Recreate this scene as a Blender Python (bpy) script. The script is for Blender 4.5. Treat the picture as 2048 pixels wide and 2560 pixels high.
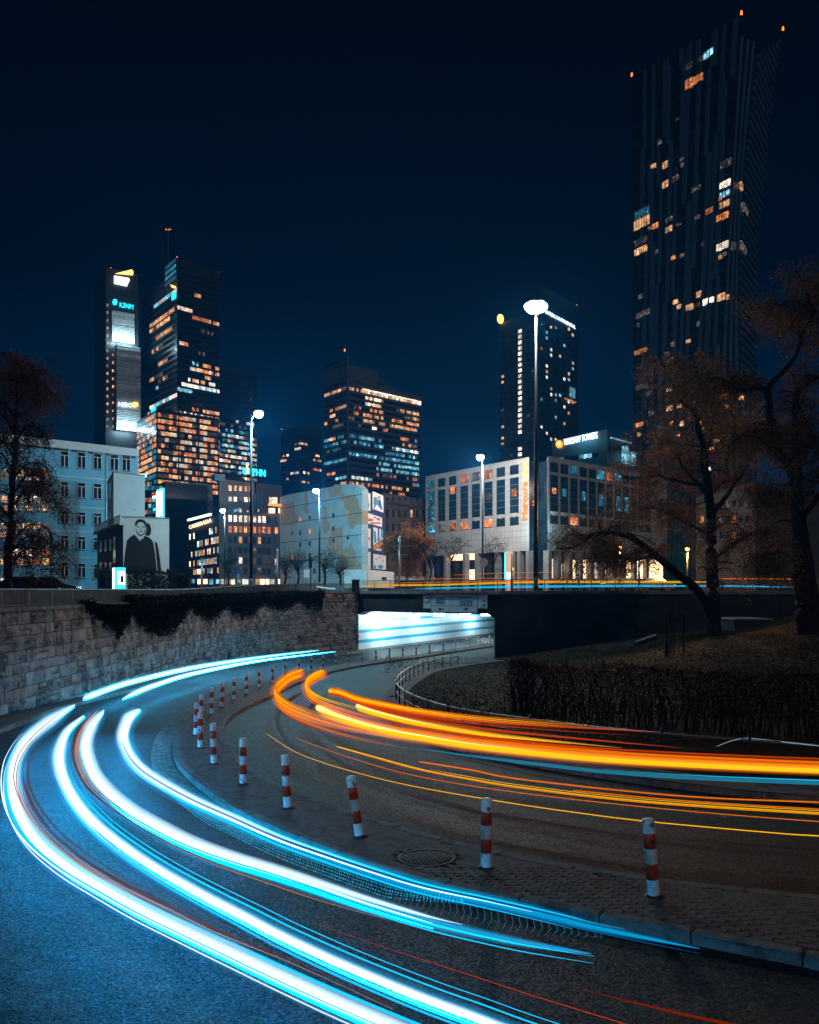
import bpy, bmesh, math, random
from mathutils import Vector, Matrix, noise as mnoise
R = random.Random(7)
sc = bpy.context.scene
for o in list(bpy.data.objects): bpy.data.objects.remove(o)
COL = sc.collection
rad = math.radians
# ------------------------------------------------------------------ camera, sky, light, exposure
F, CX, HY = 2048.0, 1024.0, 1475.0          # focal length, centre and horizon of the 2048 x 2560 frame, in its pixels
cam_d = bpy.data.cameras.new('camera'); cam = bpy.data.objects.new('camera', cam_d); COL.objects.link(cam)
cam.location = (0, 0, 0); cam.rotation_euler = (rad(90), 0, 0)
cam_d.sensor_fit = 'HORIZONTAL'; cam_d.sensor_width = 36; cam_d.lens = 36
cam_d.shift_y = (HY - 1280) / 2048; cam_d.clip_start = 0.1; cam_d.clip_end = 6000
sc.camera = cam
w = bpy.data.worlds.new('World'); sc.world = w; w.use_nodes = True
nt = w.node_tree; nt.nodes.clear()
def N(t, typ, **k):
    n = t.nodes.new(typ)
    for a, b in k.items(): setattr(n, a, b)
    return n
out = N(nt, 'ShaderNodeOutputWorld'); addw = N(nt, 'ShaderNodeAddShader')
sky = N(nt, 'ShaderNodeTexSky', sky_type='NISHITA', sun_disc=False, sun_elevation=rad(-7), sun_rotation=rad(204))
b1 = N(nt, 'ShaderNodeBackground'); b1.inputs[1].default_value = 0.05
nt.links.new(sky.outputs[0], b1.inputs[0])
tc = N(nt, 'ShaderNodeTexCoord'); sep = N(nt, 'ShaderNodeSeparateXYZ'); nt.links.new(tc.outputs['Generated'], sep.inputs[0])
rmp = N(nt, 'ShaderNodeValToRGB'); nt.links.new(sep.outputs[2], rmp.inputs[0])
cr = rmp.color_ramp; cr.interpolation = 'EASE'
cr.elements[0].position = 0.0; cr.elements[0].color = (0.0002, 0.034, 0.088, 1)
cr.elements[1].position = 0.62; cr.elements[1].color = (0.0001, 0.0003, 0.0018, 1)
for p, c in ((0.10, (0.0002, 0.026, 0.072, 1)), (0.22, (0.0002, 0.0095, 0.031, 1)), (0.36, (0.0001, 0.0022, 0.0095, 1))):
    e = cr.elements.new(p); e.color = c
b2 = N(nt, 'ShaderNodeBackground'); b2.inputs[1].default_value = 1.0     # glow of the city over the horizon, the same all round
nt.links.new(rmp.outputs[0], b2.inputs[0])
nt.links.new(b1.outputs[0], addw.inputs[0]); nt.links.new(b2.outputs[0], addw.inputs[1]); nt.links.new(addw.outputs[0], out.inputs[0])
sun_d = bpy.data.lights.new('night_fill', 'SUN'); sun_d.energy = 0.24; sun_d.angle = rad(3); sun_d.color = (1.0, 0.95, 0.92)  # weak sun lamp added as overall fill, no visible source
sun = bpy.data.objects.new('night_fill', sun_d); COL.objects.link(sun); sun.rotation_euler = (rad(52), 0, rad(24))
vs = sc.view_settings; vs.view_transform = 'Standard'; vs.look = 'None'; vs.exposure = -0.2; vs.gamma = 1; vs.use_curve_mapping = False
sc.cycles.use_denoising = True; sc.cycles.max_bounces = 6; sc.cycles.diffuse_bounces = 2; sc.cycles.glossy_bounces = 2
sc.cycles.sample_clamp_indirect = 4; sc.cycles.caustics_reflective = False; sc.cycles.caustics_refractive = False
sc.cycles.volume_bounces = 0; sc.cycles.transparent_max_bounces = 32

# ------------------------------------------------------------------ materials
MATS = {}
def mat(name, col, rough=0.6, metal=0.0, emit=None, estr=0.0, var=0.25, scale=3.0, bump=0.0, bscale=40.0, spec=0.4, sample=True, coord='Object'):
    m = bpy.data.materials.new(name); m.use_nodes = True; t = m.node_tree
    p = t.nodes['Principled BSDF']; p.inputs['Roughness'].default_value = rough; p.inputs['Metallic'].default_value = metal
    p.inputs['Specular IOR Level'].default_value = spec
    c = N(t, 'ShaderNodeNewGeometry') if coord == 'Position' else N(t, 'ShaderNodeTexCoord')
    nz = N(t, 'ShaderNodeTexNoise'); nz.inputs['Scale'].default_value = scale; nz.inputs['Detail'].default_value = 6
    t.links.new(c.outputs[coord], nz.inputs['Vector'])
    r = N(t, 'ShaderNodeValToRGB'); t.links.new(nz.outputs[0], r.inputs[0])
    a, b = 1 - var, 1 + var
    r.color_ramp.elements[0].position = .3; r.color_ramp.elements[1].position = .7
    r.color_ramp.elements[0].color = (*[x * a for x in col], 1); r.color_ramp.elements[1].color = (*[min(1, x * b) for x in col], 1)
    t.links.new(r.outputs[0], p.inputs['Base Color'])
    if bump:
        n2 = N(t, 'ShaderNodeTexNoise'); n2.inputs['Scale'].default_value = bscale; n2.inputs['Detail'].default_value = 4
        t.links.new(c.outputs[coord], n2.inputs['Vector'])
        bp = N(t, 'ShaderNodeBump'); bp.inputs['Strength'].default_value = bump; bp.inputs['Distance'].default_value = 0.02
        t.links.new(n2.outputs[0], bp.inputs['Height']); t.links.new(bp.outputs[0], p.inputs['Normal'])
    if emit:
        p.inputs['Emission Color'].default_value = (*emit, 1); p.inputs['Emission Strength'].default_value = estr
        if not sample: m.cycles.emission_sampling = 'NONE'
    MATS[name] = m; return m
def glow(name, col, s, sample=True):
    m = bpy.data.materials.new(name); m.use_nodes = True; t = m.node_tree; t.nodes.clear()
    e = N(t, 'ShaderNodeEmission'); e.inputs[0].default_value = (*col, 1); e.inputs[1].default_value = s
    o = N(t, 'ShaderNodeOutputMaterial'); t.links.new(e.outputs[0], o.inputs[0])
    if not sample: m.cycles.emission_sampling = 'NONE'
    MATS[name] = m; return m
def volglow(name, col, s):
    m = bpy.data.materials.new(name); m.use_nodes = True; t = m.node_tree; t.nodes.clear()
    e = N(t, 'ShaderNodeEmission'); e.inputs[0].default_value = (*col, 1); e.inputs[1].default_value = s
    tr = N(t, 'ShaderNodeBsdfTransparent'); ad = N(t, 'ShaderNodeAddShader'); t.links.new(e.outputs[0], ad.inputs[0]); t.links.new(tr.outputs[0], ad.inputs[1])
    o = N(t, 'ShaderNodeOutputMaterial'); t.links.new(ad.outputs[0], o.inputs[0]); m.cycles.emission_sampling = 'NONE'
    MATS[name] = m; return m
def litwin(name, col, lo, hi, spot=3.0):
    """a lit room behind a pane: uneven light, furniture shapes and lamps"""
    m = bpy.data.materials.new(name); m.use_nodes = True; t = m.node_tree
    p = t.nodes['Principled BSDF']; p.inputs['Base Color'].default_value = (.02, .02, .02, 1); p.inputs['Roughness'].default_value = .2
    g = N(t, 'ShaderNodeNewGeometry'); oi = N(t, 'ShaderNodeObjectInfo')
    nz = N(t, 'ShaderNodeTexNoise'); nz.inputs['Scale'].default_value = .45; nz.inputs['Detail'].default_value = 5; nz.inputs['Roughness'].default_value = .75
    t.links.new(g.outputs['Position'], nz.inputs['Vector'])
    mr = N(t, 'ShaderNodeMapRange'); mr.inputs[1].default_value = .36; mr.inputs[2].default_value = .64; mr.inputs[3].default_value = lo; mr.inputs[4].default_value = hi
    t.links.new(nz.outputs[0], mr.inputs[0])
    n2 = N(t, 'ShaderNodeTexNoise'); n2.inputs['Scale'].default_value = 1.1; t.links.new(g.outputs['Position'], n2.inputs['Vector'])
    m2 = N(t, 'ShaderNodeMapRange'); m2.inputs[1].default_value = .60; m2.inputs[2].default_value = .70; m2.inputs[3].default_value = 0; m2.inputs[4].default_value = spot
    t.links.new(n2.outputs[0], m2.inputs[0])
    ad = N(t, 'ShaderNodeMath', operation='ADD'); t.links.new(mr.outputs[0], ad.inputs[0]); t.links.new(m2.outputs[0], ad.inputs[1])
    mo = N(t, 'ShaderNodeMapRange'); mo.inputs[3].default_value = .45; mo.inputs[4].default_value = 1.35; t.links.new(oi.outputs['Random'], mo.inputs[0])
    mu = N(t, 'ShaderNodeMath', operation='MULTIPLY'); t.links.new(ad.outputs[0], mu.inputs[0]); t.links.new(mo.outputs[0], mu.inputs[1])
    p.inputs['Emission Color'].default_value = (*col, 1); t.links.new(mu.outputs[0], p.inputs['Emission Strength'])
    m.cycles.emission_sampling = 'NONE'; MATS[name] = m; return m

asphalt = mat('asphalt', (.017, .020, .026), rough=.6, var=.35, scale=2.0, bump=.6, bscale=55, spec=.22)
# aggregate: pale stone chips in the binder
t = asphalt.node_tree; p = t.nodes['Principled BSDF']
vo = N(t, 'ShaderNodeTexVoronoi'); vo.inputs['Scale'].default_value = 48; c = N(t, 'ShaderNodeTexCoord'); t.links.new(c.outputs['Object'], vo.inputs['Vector'])
sp = N(t, 'ShaderNodeSeparateColor'); t.links.new(vo.outputs['Color'], sp.inputs[0])
mr = N(t, 'ShaderNodeMapRange'); mr.inputs[1].default_value = .55; mr.inputs[2].default_value = 1; mr.inputs[3].default_value = .55; mr.inputs[4].default_value = 2.6; t.links.new(sp.outputs[0], mr.inputs[0])
nzL = N(t, 'ShaderNodeTexNoise'); nzL.inputs['Scale'].default_value = .33; nzL.inputs['Detail'].default_value = 3; t.links.new(c.outputs['Object'], nzL.inputs['Vector'])
mrL = N(t, 'ShaderNodeMapRange'); mrL.inputs[1].default_value = .38; mrL.inputs[2].default_value = .62; mrL.inputs[3].default_value = .62; mrL.inputs[4].default_value = 1.3; t.links.new(nzL.outputs[0], mrL.inputs[0])
mmL = N(t, 'ShaderNodeMath', operation='MULTIPLY'); t.links.new(mr.outputs[0], mmL.inputs[0]); t.links.new(mrL.outputs[0], mmL.inputs[1]); mr = mmL
vm = N(t, 'ShaderNodeVectorMath', operation='SCALE'); src = p.inputs['Base Color'].links[0].from_socket
t.links.new(src, vm.inputs[0]); t.links.new(mr.outputs[0], vm.inputs['Scale']); t.links.new(vm.outputs[0], p.inputs['Base Color'])
mr2 = N(t, 'ShaderNodeMapRange'); mr2.inputs[3].default_value = .5; mr2.inputs[4].default_value = .9; t.links.new(sp.outputs[1], mr2.inputs[0]); t.links.new(mr2.outputs[0], p.inputs['Roughness'])

def stone_mat(name, cols, bump=.4, sc1=1.3, bs=9):
    m = bpy.data.materials.new(name); m.use_nodes = True; t = m.node_tree; p = t.nodes['Principled BSDF']; p.inputs['Roughness'].default_value = .85
    oi = N(t, 'ShaderNodeObjectInfo'); g = N(t, 'ShaderNodeNewGeometry'); at = N(t, 'ShaderNodeAttribute', attribute_name='tone')
    ad = N(t, 'ShaderNodeMath', operation='ADD'); t.links.new(oi.outputs['Random'], ad.inputs[0]); t.links.new(at.outputs['Fac'], ad.inputs[1])
    fr = N(t, 'ShaderNodeMath', operation='FRACT'); t.links.new(ad.outputs[0], fr.inputs[0])
    r = N(t, 'ShaderNodeValToRGB'); r.color_ramp.interpolation = 'LINEAR'; t.links.new(fr.outputs[0], r.inputs[0])
    n = len(cols); r.color_ramp.elements[0].color = (*cols[0], 1); r.color_ramp.elements[1].color = (*cols[-1], 1)
    for i in range(1, n - 1): e = r.color_ramp.elements.new(i / (n - 1)); e.color = (*cols[i], 1)
    nz = N(t, 'ShaderNodeTexNoise'); nz.inputs['Scale'].default_value = sc1; nz.inputs['Detail'].default_value = 8; nz.inputs['Roughness'].default_value = .65
    t.links.new(g.outputs['Position'], nz.inputs['Vector'])
    mr = N(t, 'ShaderNodeMapRange'); mr.inputs[1].default_value = .36; mr.inputs[2].default_value = .54; mr.inputs[3].default_value = .38; mr.inputs[4].default_value = 1.1; t.links.new(nz.outputs[0], mr.inputs[0])
    vm = N(t, 'ShaderNodeVectorMath', operation='SCALE'); t.links.new(r.outputs[0], vm.inputs[0]); t.links.new(mr.outputs[0], vm.inputs['Scale']); t.links.new(vm.outputs[0], p.inputs['Base Color'])
    n2 = N(t, 'ShaderNodeTexNoise'); n2.inputs['Scale'].default_value = bs; n2.inputs['Detail'].default_value = 7; t.links.new(g.outputs['Position'], n2.inputs['Vector'])
    bp = N(t, 'ShaderNodeBump'); bp.inputs['Strength'].default_value = bump; bp.inputs['Distance'].default_value = .05; t.links.new(n2.outputs[0], bp.inputs['Height']); t.links.new(bp.outputs[0], p.inputs['Normal'])
    MATS[name] = m; return m
stone = stone_mat('wall_sandstone', [(.31, .245, .205), (.39, .295, .235), (.27, .245, .235), (.41, .32, .265), (.22, .185, .165)])
brick = stone_mat('island_pavers', [(.15, .09, .072), (.19, .11, .088), (.12, .082, .074), (.165, .10, .082)], bump=.25, sc1=5, bs=60)
kerbm = stone_mat('kerb_concrete', [(.17, .145, .13), (.21, .18, .16), (.14, .125, .118)], bump=.5, sc1=4, bs=40)
mortar = mat('mortar', (.035, .03, .028), .95, bump=.5, bscale=20)
sandgrout = mat('joint_sand', (.05, .038, .033), .95)
conc_dark = mat('dark_concrete', (.034, .034, .036), .9, var=.5, scale=.6, bump=.3, bscale=6)
concrete = mat('concrete', (.22, .21, .20), .85, var=.3, scale=1.2, bump=.2)
white_tile = mat('white_tunnel_panels', (.78, .80, .80), .35, var=.05, scale=1)
blue_stripe = mat('blue_stripe_tiles', (.02, .36, .62), .35, var=.1)
white_paint = mat('white_paint', (.80, .82, .82), .4, var=.14, scale=7, bump=.1, coord='Position')
def scuff(m, col, thr, sc_):
    t = m.node_tree; p = t.nodes['Principled BSDF']; g = N(t, 'ShaderNodeNewGeometry'); nz = N(t, 'ShaderNodeTexNoise'); nz.inputs['Scale'].default_value = sc_; nz.inputs['Detail'].default_value = 5
    t.links.new(g.outputs['Position'], nz.inputs['Vector']); mr = N(t, 'ShaderNodeMapRange'); mr.inputs[1].default_value = thr; mr.inputs[2].default_value = thr + .05; t.links.new(nz.outputs[0], mr.inputs[0])
    mx = N(t, 'ShaderNodeMixRGB'); mx.inputs[2].default_value = (*col, 1); t.links.new(mr.outputs[0], mx.inputs[0]); t.links.new(p.inputs['Base Color'].links[0].from_socket, mx.inputs[1]); t.links.new(mx.outputs[0], p.inputs['Base Color'])
scuff(white_paint, (.16, .15, .14), .60, 8)
red_paint = mat('red_reflective', (.58, .05, .015), .35, var=.25, scale=9, coord='Position'); scuff(red_paint, (.10, .03, .02), .62, 10)
black_metal = mat('black_metal', (.018, .018, .02), .35, metal=.6)
steel = mat('galvanised_steel', (.30, .32, .34), .4, metal=.8, var=.2)
pole_metal = mat('pole_metal', (.02, .022, .026), .5)
rail_metal = mat('railing_paint', (.045, .10, .13), .5)
street_m = mat('street_surface', (.05, .05, .052), .7, var=.3, scale=.4)
grass_m = mat('lawn_turf', (.028, .019, .008), .95, spec=.05, var=.6, scale=1.5, bump=.9, bscale=14)
litter_m = mat('leaf_litter', (.11, .055, .02), .8, var=.5, scale=2)
leaf_or = mat('autumn_leaves', (.17, .080, .028), .7, var=.55, scale=.8)
leaf_red = mat('rusty_leaves', (.13, .036, .014), .75, var=.5, scale=.8)
leaf_bright = mat('orange_leaves', (.30, .105, .03), .7, var=.4, scale=1)
for _m in (leaf_or, leaf_red, leaf_bright):
    t = _m.node_tree; p = t.nodes['Principled BSDF']; tl_ = N(t, 'ShaderNodeBsdfTranslucent'); mx = N(t, 'ShaderNodeMixShader'); mx.inputs[0].default_value = .5
    t.links.new(p.inputs['Base Color'].links[0].from_socket, tl_.inputs[0]); t.links.new(p.outputs[0], mx.inputs[1]); t.links.new(tl_.outputs[0], mx.inputs[2]); t.links.new(mx.outputs[0], t.nodes['Material Output'].inputs[0])
leaf_dark = mat('ivy_leaves', (.012, .013, .009), .9, spec=.08, var=.5, scale=3)
conifer = mat('conifer_needles', (.010, .014, .010), .9, var=.5, scale=3)
twig_red = mat('hedge_leaves', (.036, .012, .007), .9, spec=.08, var=.5, scale=2)
bark = mat('bark', (.022, .017, .013), .95, spec=.1, var=.5, scale=6, bump=.8, bscale=12)
soil = mat('verge_soil', (.05, .04, .03), .95, var=.4, bump=.6, bscale=18)
iron = mat('cast_iron', (.035, .026, .02), .7, metal=.1, var=.3, scale=8, bump=.3)
# buildings
plaster_cyan_lit = mat('white_plaster_cyan_lit', (.15, .36, .48), .85, var=.07, scale=.35)  # white plaster; the cyan of the lamp light is painted into its colour
plaster_gable = mat('off_white_gable', (.55, .54, .52), .85, var=.06, scale=.5)
trim_dark = mat('dark_trim', (.02, .022, .028), .6)
mural_black = mat('mural_black_paint', (.006, .006, .008), .8, var=.2)
glass_dark = mat('dark_glass', (.010, .016, .022), .12, var=.4, scale=.3, spec=.6)
glass_blue = mat('blue_glass', (.012, .035, .055), .15, var=.4, scale=.3, spec=.6)
tower_dark = mat('tower_cladding', (.030, .040, .050), .45, var=.25, scale=.2)
tower_light = mat('tower_pale_panels', (.06, .125, .18), .5, var=.2, scale=.2)
tower_grey = mat('grey_stone_cladding', (.11, .11, .12), .7, var=.15, scale=.2)
louvre = mat('white_louvres', (.62, .64, .65), .5, var=.2, scale=.5)
brownstone = mat('brown_cladding', (.085, .075, .078), .7, var=.2, scale=.3)
old_wall = mat('old_dark_wall', (.06, .045, .04), .9, var=.4, scale=.5)
resid = mat('residential_panels', (.17, .19, .19), .8, var=.2, scale=.5)
beige = mat('beige_panels', (.10, .075, .062), .8, var=.15, scale=.4)
navy = mat('navy_panel', (.008, .018, .06), .7)
poster_white = mat('poster_white', (.50, .50, .50), .7, var=.08)
poster_red = mat('poster_red', (.45, .06, .03), .7)
poster_orange = mat('poster_orange', (.50, .16, .03), .7)
poster_teal = mat('poster_teal', (.03, .20, .26), .7)
sign_white = mat('sign_white', (.75, .75, .76), .6, var=.1, scale=2)
sign_blue = mat('sign_blue', (.01, .05, .22), .6)
sign_red = mat('sign_red', (.45, .03, .02), .6)
def grid_mat(name, col, joint, sx, sy, off=0.0, rough=.6):
    """panel joints too fine to model, over a facade"""
    m = bpy.data.materials.new(name); m.use_nodes = True; t = m.node_tree; p = t.nodes['Principled BSDF']; p.inputs['Roughness'].default_value = rough
    at = N(t, 'ShaderNodeUVMap'); br = N(t, 'ShaderNodeTexBrick'); br.offset = off; br.squash = 1
    br.inputs['Scale'].default_value = 1; br.inputs['Brick Width'].default_value = sx; br.inputs['Row Height'].default_value = sy; br.inputs['Mortar Size'].default_value = .035
    br.inputs['Color1'].default_value = (*col, 1); br.inputs['Color2'].default_value = (*[x * .9 for x in col], 1); br.inputs['Mortar'].default_value = (*joint, 1)
    t.links.new(at.outputs[0], br.inputs['Vector']); t.links.new(br.outputs[0], p.inputs['Base Color']); MATS[name] = m; return m
hotel_m = grid_mat('hotel_stone_panels', (.48, .46, .44), (.24, .23, .22), 1.1, 1.1)
# patched plaster firewall
def patch_mat():
    m = bpy.data.materials.new('patched_plaster'); m.use_nodes = True; t = m.node_tree; p = t.nodes['Principled BSDF']; p.inputs['Roughness'].default_value = .9
    uv = N(t, 'ShaderNodeUVMap'); nz = N(t, 'ShaderNodeTexNoise'); nz.inputs['Scale'].default_value = .35; t.links.new(uv.outputs[0], nz.inputs['Vector'])
    vo = N(t, 'ShaderNodeTexVoronoi', distance='CHEBYCHEV'); vo.inputs['Scale'].default_value = .22; t.links.new(uv.outputs[0], vo.inputs['Vector'])
    s = N(t, 'ShaderNodeSeparateColor'); t.links.new(vo.outputs['Color'], s.inputs[0])
    r = N(t, 'ShaderNodeValToRGB'); r.color_ramp.interpolation = 'CONSTANT'; t.links.new(s.outputs[0], r.inputs[0])
    r.color_ramp.elements[0].color = (.36, .40, .40, 1); r.color_ramp.elements[1].position = .45; r.color_ramp.elements[1].color = (.42, .43, .41, 1)
    for q, c in ((.68, (.43, .27, .19, 1)), (.84, (.33, .38, .38, 1)), (.92, (.45, .24, .15, 1))): e = r.color_ramp.elements.new(q); e.color = c
    n3 = N(t, 'ShaderNodeTexNoise'); n3.inputs['Scale'].default_value = .8; n3.inputs['Detail'].default_value = 6; t.links.new(uv.outputs[0], n3.inputs['Vector'])
    mr = N(t, 'ShaderNodeMapRange'); mr.inputs[3].default_value = .7; mr.inputs[4].default_value = 1.2; t.links.new(n3.outputs[0], mr.inputs[0])
    vm = N(t, 'ShaderNodeVectorMath', operation='SCALE'); t.links.new(r.outputs[0], vm.inputs[0]); t.links.new(mr.outputs[0], vm.inputs['Scale']); t.links.new(vm.outputs[0], p.inputs['Base Color'])
    MATS[m.name] = m; return m
patched = patch_mat()
warm = litwin('lit_room_warm', (1, .50, .22), .25, 1.3); orange = litwin('lit_room_orange', (1, .30, .09), .25, 1.2)
cool = litwin('lit_room_cool', (.30, .78, 1.0), .15, 1.1); whitew = litwin('lit_room_white', (1, .82, .65), .6, 2.2)
dim = litwin('lit_room_dim', (.55, .42, .36), .03, .25, .8); teal_w = litwin('lit_room_teal', (.08, .5, .75), .05, .55, 1.6)
beacon = glow('beacon_orange', (1, .20, .015), 3.5, False)
g_white = glow('lamp_white', (.62, .92, 1), 40, False); g_sod = glow('lamp_sodium', (1, .36, .04), 14, False)
g_tun = glow('tunnel_lamp', (.7, .95, 1), 30, False)
g_sign = glow('sign_white_light', (.75, .95, 1), 2.2, False); g_cy = glow('sign_cyan_light', (.03, .75, 1.0), 2.4, False); g_yel = glow('sign_yellow_light', (1, .62, .16), 2.6, False)
g_or = glow('sign_orange_light', (1, .27, .03), 2.2, False); g_shop = glow('shop_light', (1, .62, .34), 3.4, True)
T_core = glow('headlight_streak', (.62, .86, 1.0), 1.7); T_under = glow('headlight_streak_underside', (.0, .36, .85), 92); T_under2 = glow('headlight_streak_underside_far', (.0, .42, .85), 75); T_far = glow('headlight_streak_far', (.6, .9, 1.0), 1.8)
T_soft = glow('headlight_streak_pale', (.80, .92, 1.0), 1.15); T_cy = glow('headlight_streak_cyan', (.005, .46, .85), 1.6)
T_deep = glow('headlight_streak_blue', (.002, .10, .30), 1.0, False); T_dot = glow('led_flicker_cyan', (.01, .50, .85), 1.4, False)
T_tan = glow('marker_streak_tan', (.80, .36, .20), .75, False); T_brown = glow('marker_streak_brown', (.16, .06, .04), .8, False)
T_yel = glow('taillight_streak_yellow', (1, .50, .004), 1.1); T_hot = glow('taillight_streak_hot', (1, .74, .26), 1.5)
T_or = glow('taillight_streak_orange', (1, .20, .002), .85); T_red = glow('taillight_streak_red', (.75, .06, .003), .7); T_dred = glow('taillight_streak_dark_red', (.30, .022, .003), .6, False)
T_blu = glow('headlight_streak_dim_blue', (.02, .24, .40), .8, False); T_line = glow('reflection_line_white', (.45, .62, .70), .5, False)
V_wh = volglow('headlight_pale_shell', (.85, .95, 1.0), .085); V_cy = volglow('headlight_halo', (.0, .36, .72), .085); V_or = volglow('taillight_halo', (1, .12, .0), .06); V_ye = volglow('taillight_shell', (1, .42, .02), .09)

# ------------------------------------------------------------------ helpers
def link(o): COL.objects.link(o); return o
def props(o, label=None, cat=None, group=None, kind=None):
    if label: o['label'] = label
    if cat: o['category'] = cat
    if group: o['group'] = group
    if kind: o['kind'] = kind
    return o
def thing(name, label, cat, loc=(0, 0, 0), group=None):
    o = link(bpy.data.objects.new(name, None)); o.location = loc; o.empty_display_size = .2
    return props(o, label, cat, group)
def setp(o, parent):
    if parent is not None:
        o.parent = parent
        pl = Vector(parent.location); pp = parent.parent
        while pp is not None: pl += Vector(pp.location); pp = pp.parent
        o.matrix_parent_inverse = Matrix.Translation(-pl)
    return o
def meshobj(name, verts, faces, m, parent=None, smooth=False, uvs=None, kind=None):
    me = bpy.data.meshes.new(name); me.from_pydata(verts, [], faces); me.materials.append(m)
    if smooth: me.polygons.foreach_set('use_smooth', [True] * len(me.polygons))
    if uvs is not None:
        l = me.uv_layers.new(name='UVMap')
        for li, lp in enumerate(me.loops): l.data[li].uv = uvs[lp.vertex_index]
    o = link(bpy.data.objects.new(name, me)); setp(o, parent)
    if kind: o['kind'] = kind
    return o
class MB:
    def __init__(s): s.v = []; s.f = []; s.tone = []
    def add(s, verts, faces, tone=0.0):
        b = len(s.v); s.v += [tuple(x) for x in verts]; s.f += [tuple(i + b for i in q) for q in faces]; s.tone += [tone] * len(verts)
    def box(s, x0, y0, z0, x1, y1, z1):
        s.add([(x0, y0, z0), (x1, y0, z0), (x1, y1, z0), (x0, y1, z0), (x0, y0, z1), (x1, y0, z1), (x1, y1, z1), (x0, y1, z1)], BOXF)
    def cyl(s, c0, c1, r0, r1=None, n=10, cap=True):
        r1 = r0 if r1 is None else r1; c0, c1 = Vector(c0), Vector(c1); d = (c1 - c0).normalized()
        a = d.orthogonal().normalized(); b = d.cross(a); vs_ = []
        for c_, r_ in ((c0, r0), (c1, r1)):
            for i in range(n): an = 2 * math.pi * i / n; vs_.append(c_ + a * (r_ * math.cos(an)) + b * (r_ * math.sin(an)))
        fs = [(i, (i + 1) % n, n + (i + 1) % n, n + i) for i in range(n)]
        if cap: fs += [tuple(range(n - 1, -1, -1)), tuple(range(n, 2 * n))]
        s.add(vs_, fs)
    def build(s, name, m, parent=None, smooth=False, kind=None, tone=False):
        o = meshobj(name, s.v, s.f, m, parent, smooth, None, kind)
        if tone:
            a = o.data.attributes.new('tone', 'FLOAT', 'POINT'); a.data.foreach_set('value', s.tone)
        return o
BOXF = [(0, 3, 2, 1), (4, 5, 6, 7), (0, 1, 5, 4), (1, 2, 6, 5), (2, 3, 7, 6), (3, 0, 4, 7)]
def pxp(u, v, Y): return Vector(((u - CX) / F * Y, Y, (HY - v) / F * Y))
def lerp(a, b, t): return a + (b - a) * t
def sstep(a, b, x): t = max(0, min(1, (x - a) / (b - a))); return t * t * (3 - 2 * t)
def road_z(Y):
    a = -3.3 - .037 * Y; fl = -6.075; k = .15; q = (a - fl) / k
    return fl + (k * q if q > 30 else k * math.log1p(math.exp(q)))
def lawn_z(X, Y): return road_z(min(Y, 75)) + .13 + max(0, X - 8) * .145 * sstep(24, 50, Y)
def hit(u, v, h=0.0, fn=None, lo=3, hi=180):
    fn = fn or (lambda X, Y: road_z(Y))
    g = lambda Y: (HY - v) / F * Y - fn((u - CX) / F * Y, Y) - h
    if g(lo) < 0: return pxp(u, v, lo)
    for _ in range(50):
        m = (lo + hi) / 2
        if g(m) > 0: lo = m
        else: hi = m
    return pxp(u, v, lo)
def catmull(P, n):
    P = [Vector(p) for p in P]; Q = [P[0] * 2 - P[1]] + P + [P[-1] * 2 - P[-2]]; o = []
    m = len(P) - 1
    for i in range(n):
        x = i / (n - 1) * m; k = min(int(x), m - 1); t = x - k; a, b, c_, d = Q[k:k + 4]
        o.append(.5 * ((2 * b) + (c_ - a) * t + (2 * a - 5 * b + 4 * c_ - d) * t * t + (3 * b - a - 3 * c_ + d) * t ** 3))
    return o
def even(P, step):
    L = [0]
    for a, b in zip(P, P[1:]): L.append(L[-1] + (b - a).length)
    n = max(2, int(L[-1] / step)); o = []; k = 0
    for i in range(n + 1):
        s = L[-1] * i / n
        while k < len(P) - 2 and L[k + 1] < s: k += 1
        o.append(P[k].lerp(P[k + 1], (s - L[k]) / max(1e-9, L[k + 1] - L[k])))
    return o
def tube(P, rad_, n=8, sq=1.0):
    """verts, faces of a tube along P with a radius per point, squashed vertically by sq"""
    V = []; Fc = []
    for i, p in enumerate(P):
        d = (P[min(i + 1, len(P) - 1)] - P[max(i - 1, 0)]).normalized(); a = d.cross(Vector((0, 0, 1)))
        a = a.normalized() if a.length > 1e-4 else Vector((1, 0, 0)); b = a.cross(d)
        for j in range(n): an = 2 * math.pi * j / n; V.append(p + a * (rad_[i] * math.cos(an)) + b * (rad_[i] * sq * math.sin(an)))
    for i in range(len(P) - 1):
        for j in range(n): Fc.append((i * n + j, i * n + (j + 1) % n, (i + 1) * n + (j + 1) % n, (i + 1) * n + j))
    Fc += [tuple(range(n - 1, -1, -1)), tuple(range((len(P) - 1) * n, len(P) * n))]
    return V, Fc
CUBE = bpy.data.meshes.new('unit_block'); CUBE.from_pydata([(-.5, -.5, -.5), (.5, -.5, -.5), (.5, .5, -.5), (-.5, .5, -.5), (-.5, -.5, .5), (.5, -.5, .5), (.5, .5, .5), (-.5, .5, .5)], [], BOXF)
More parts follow.
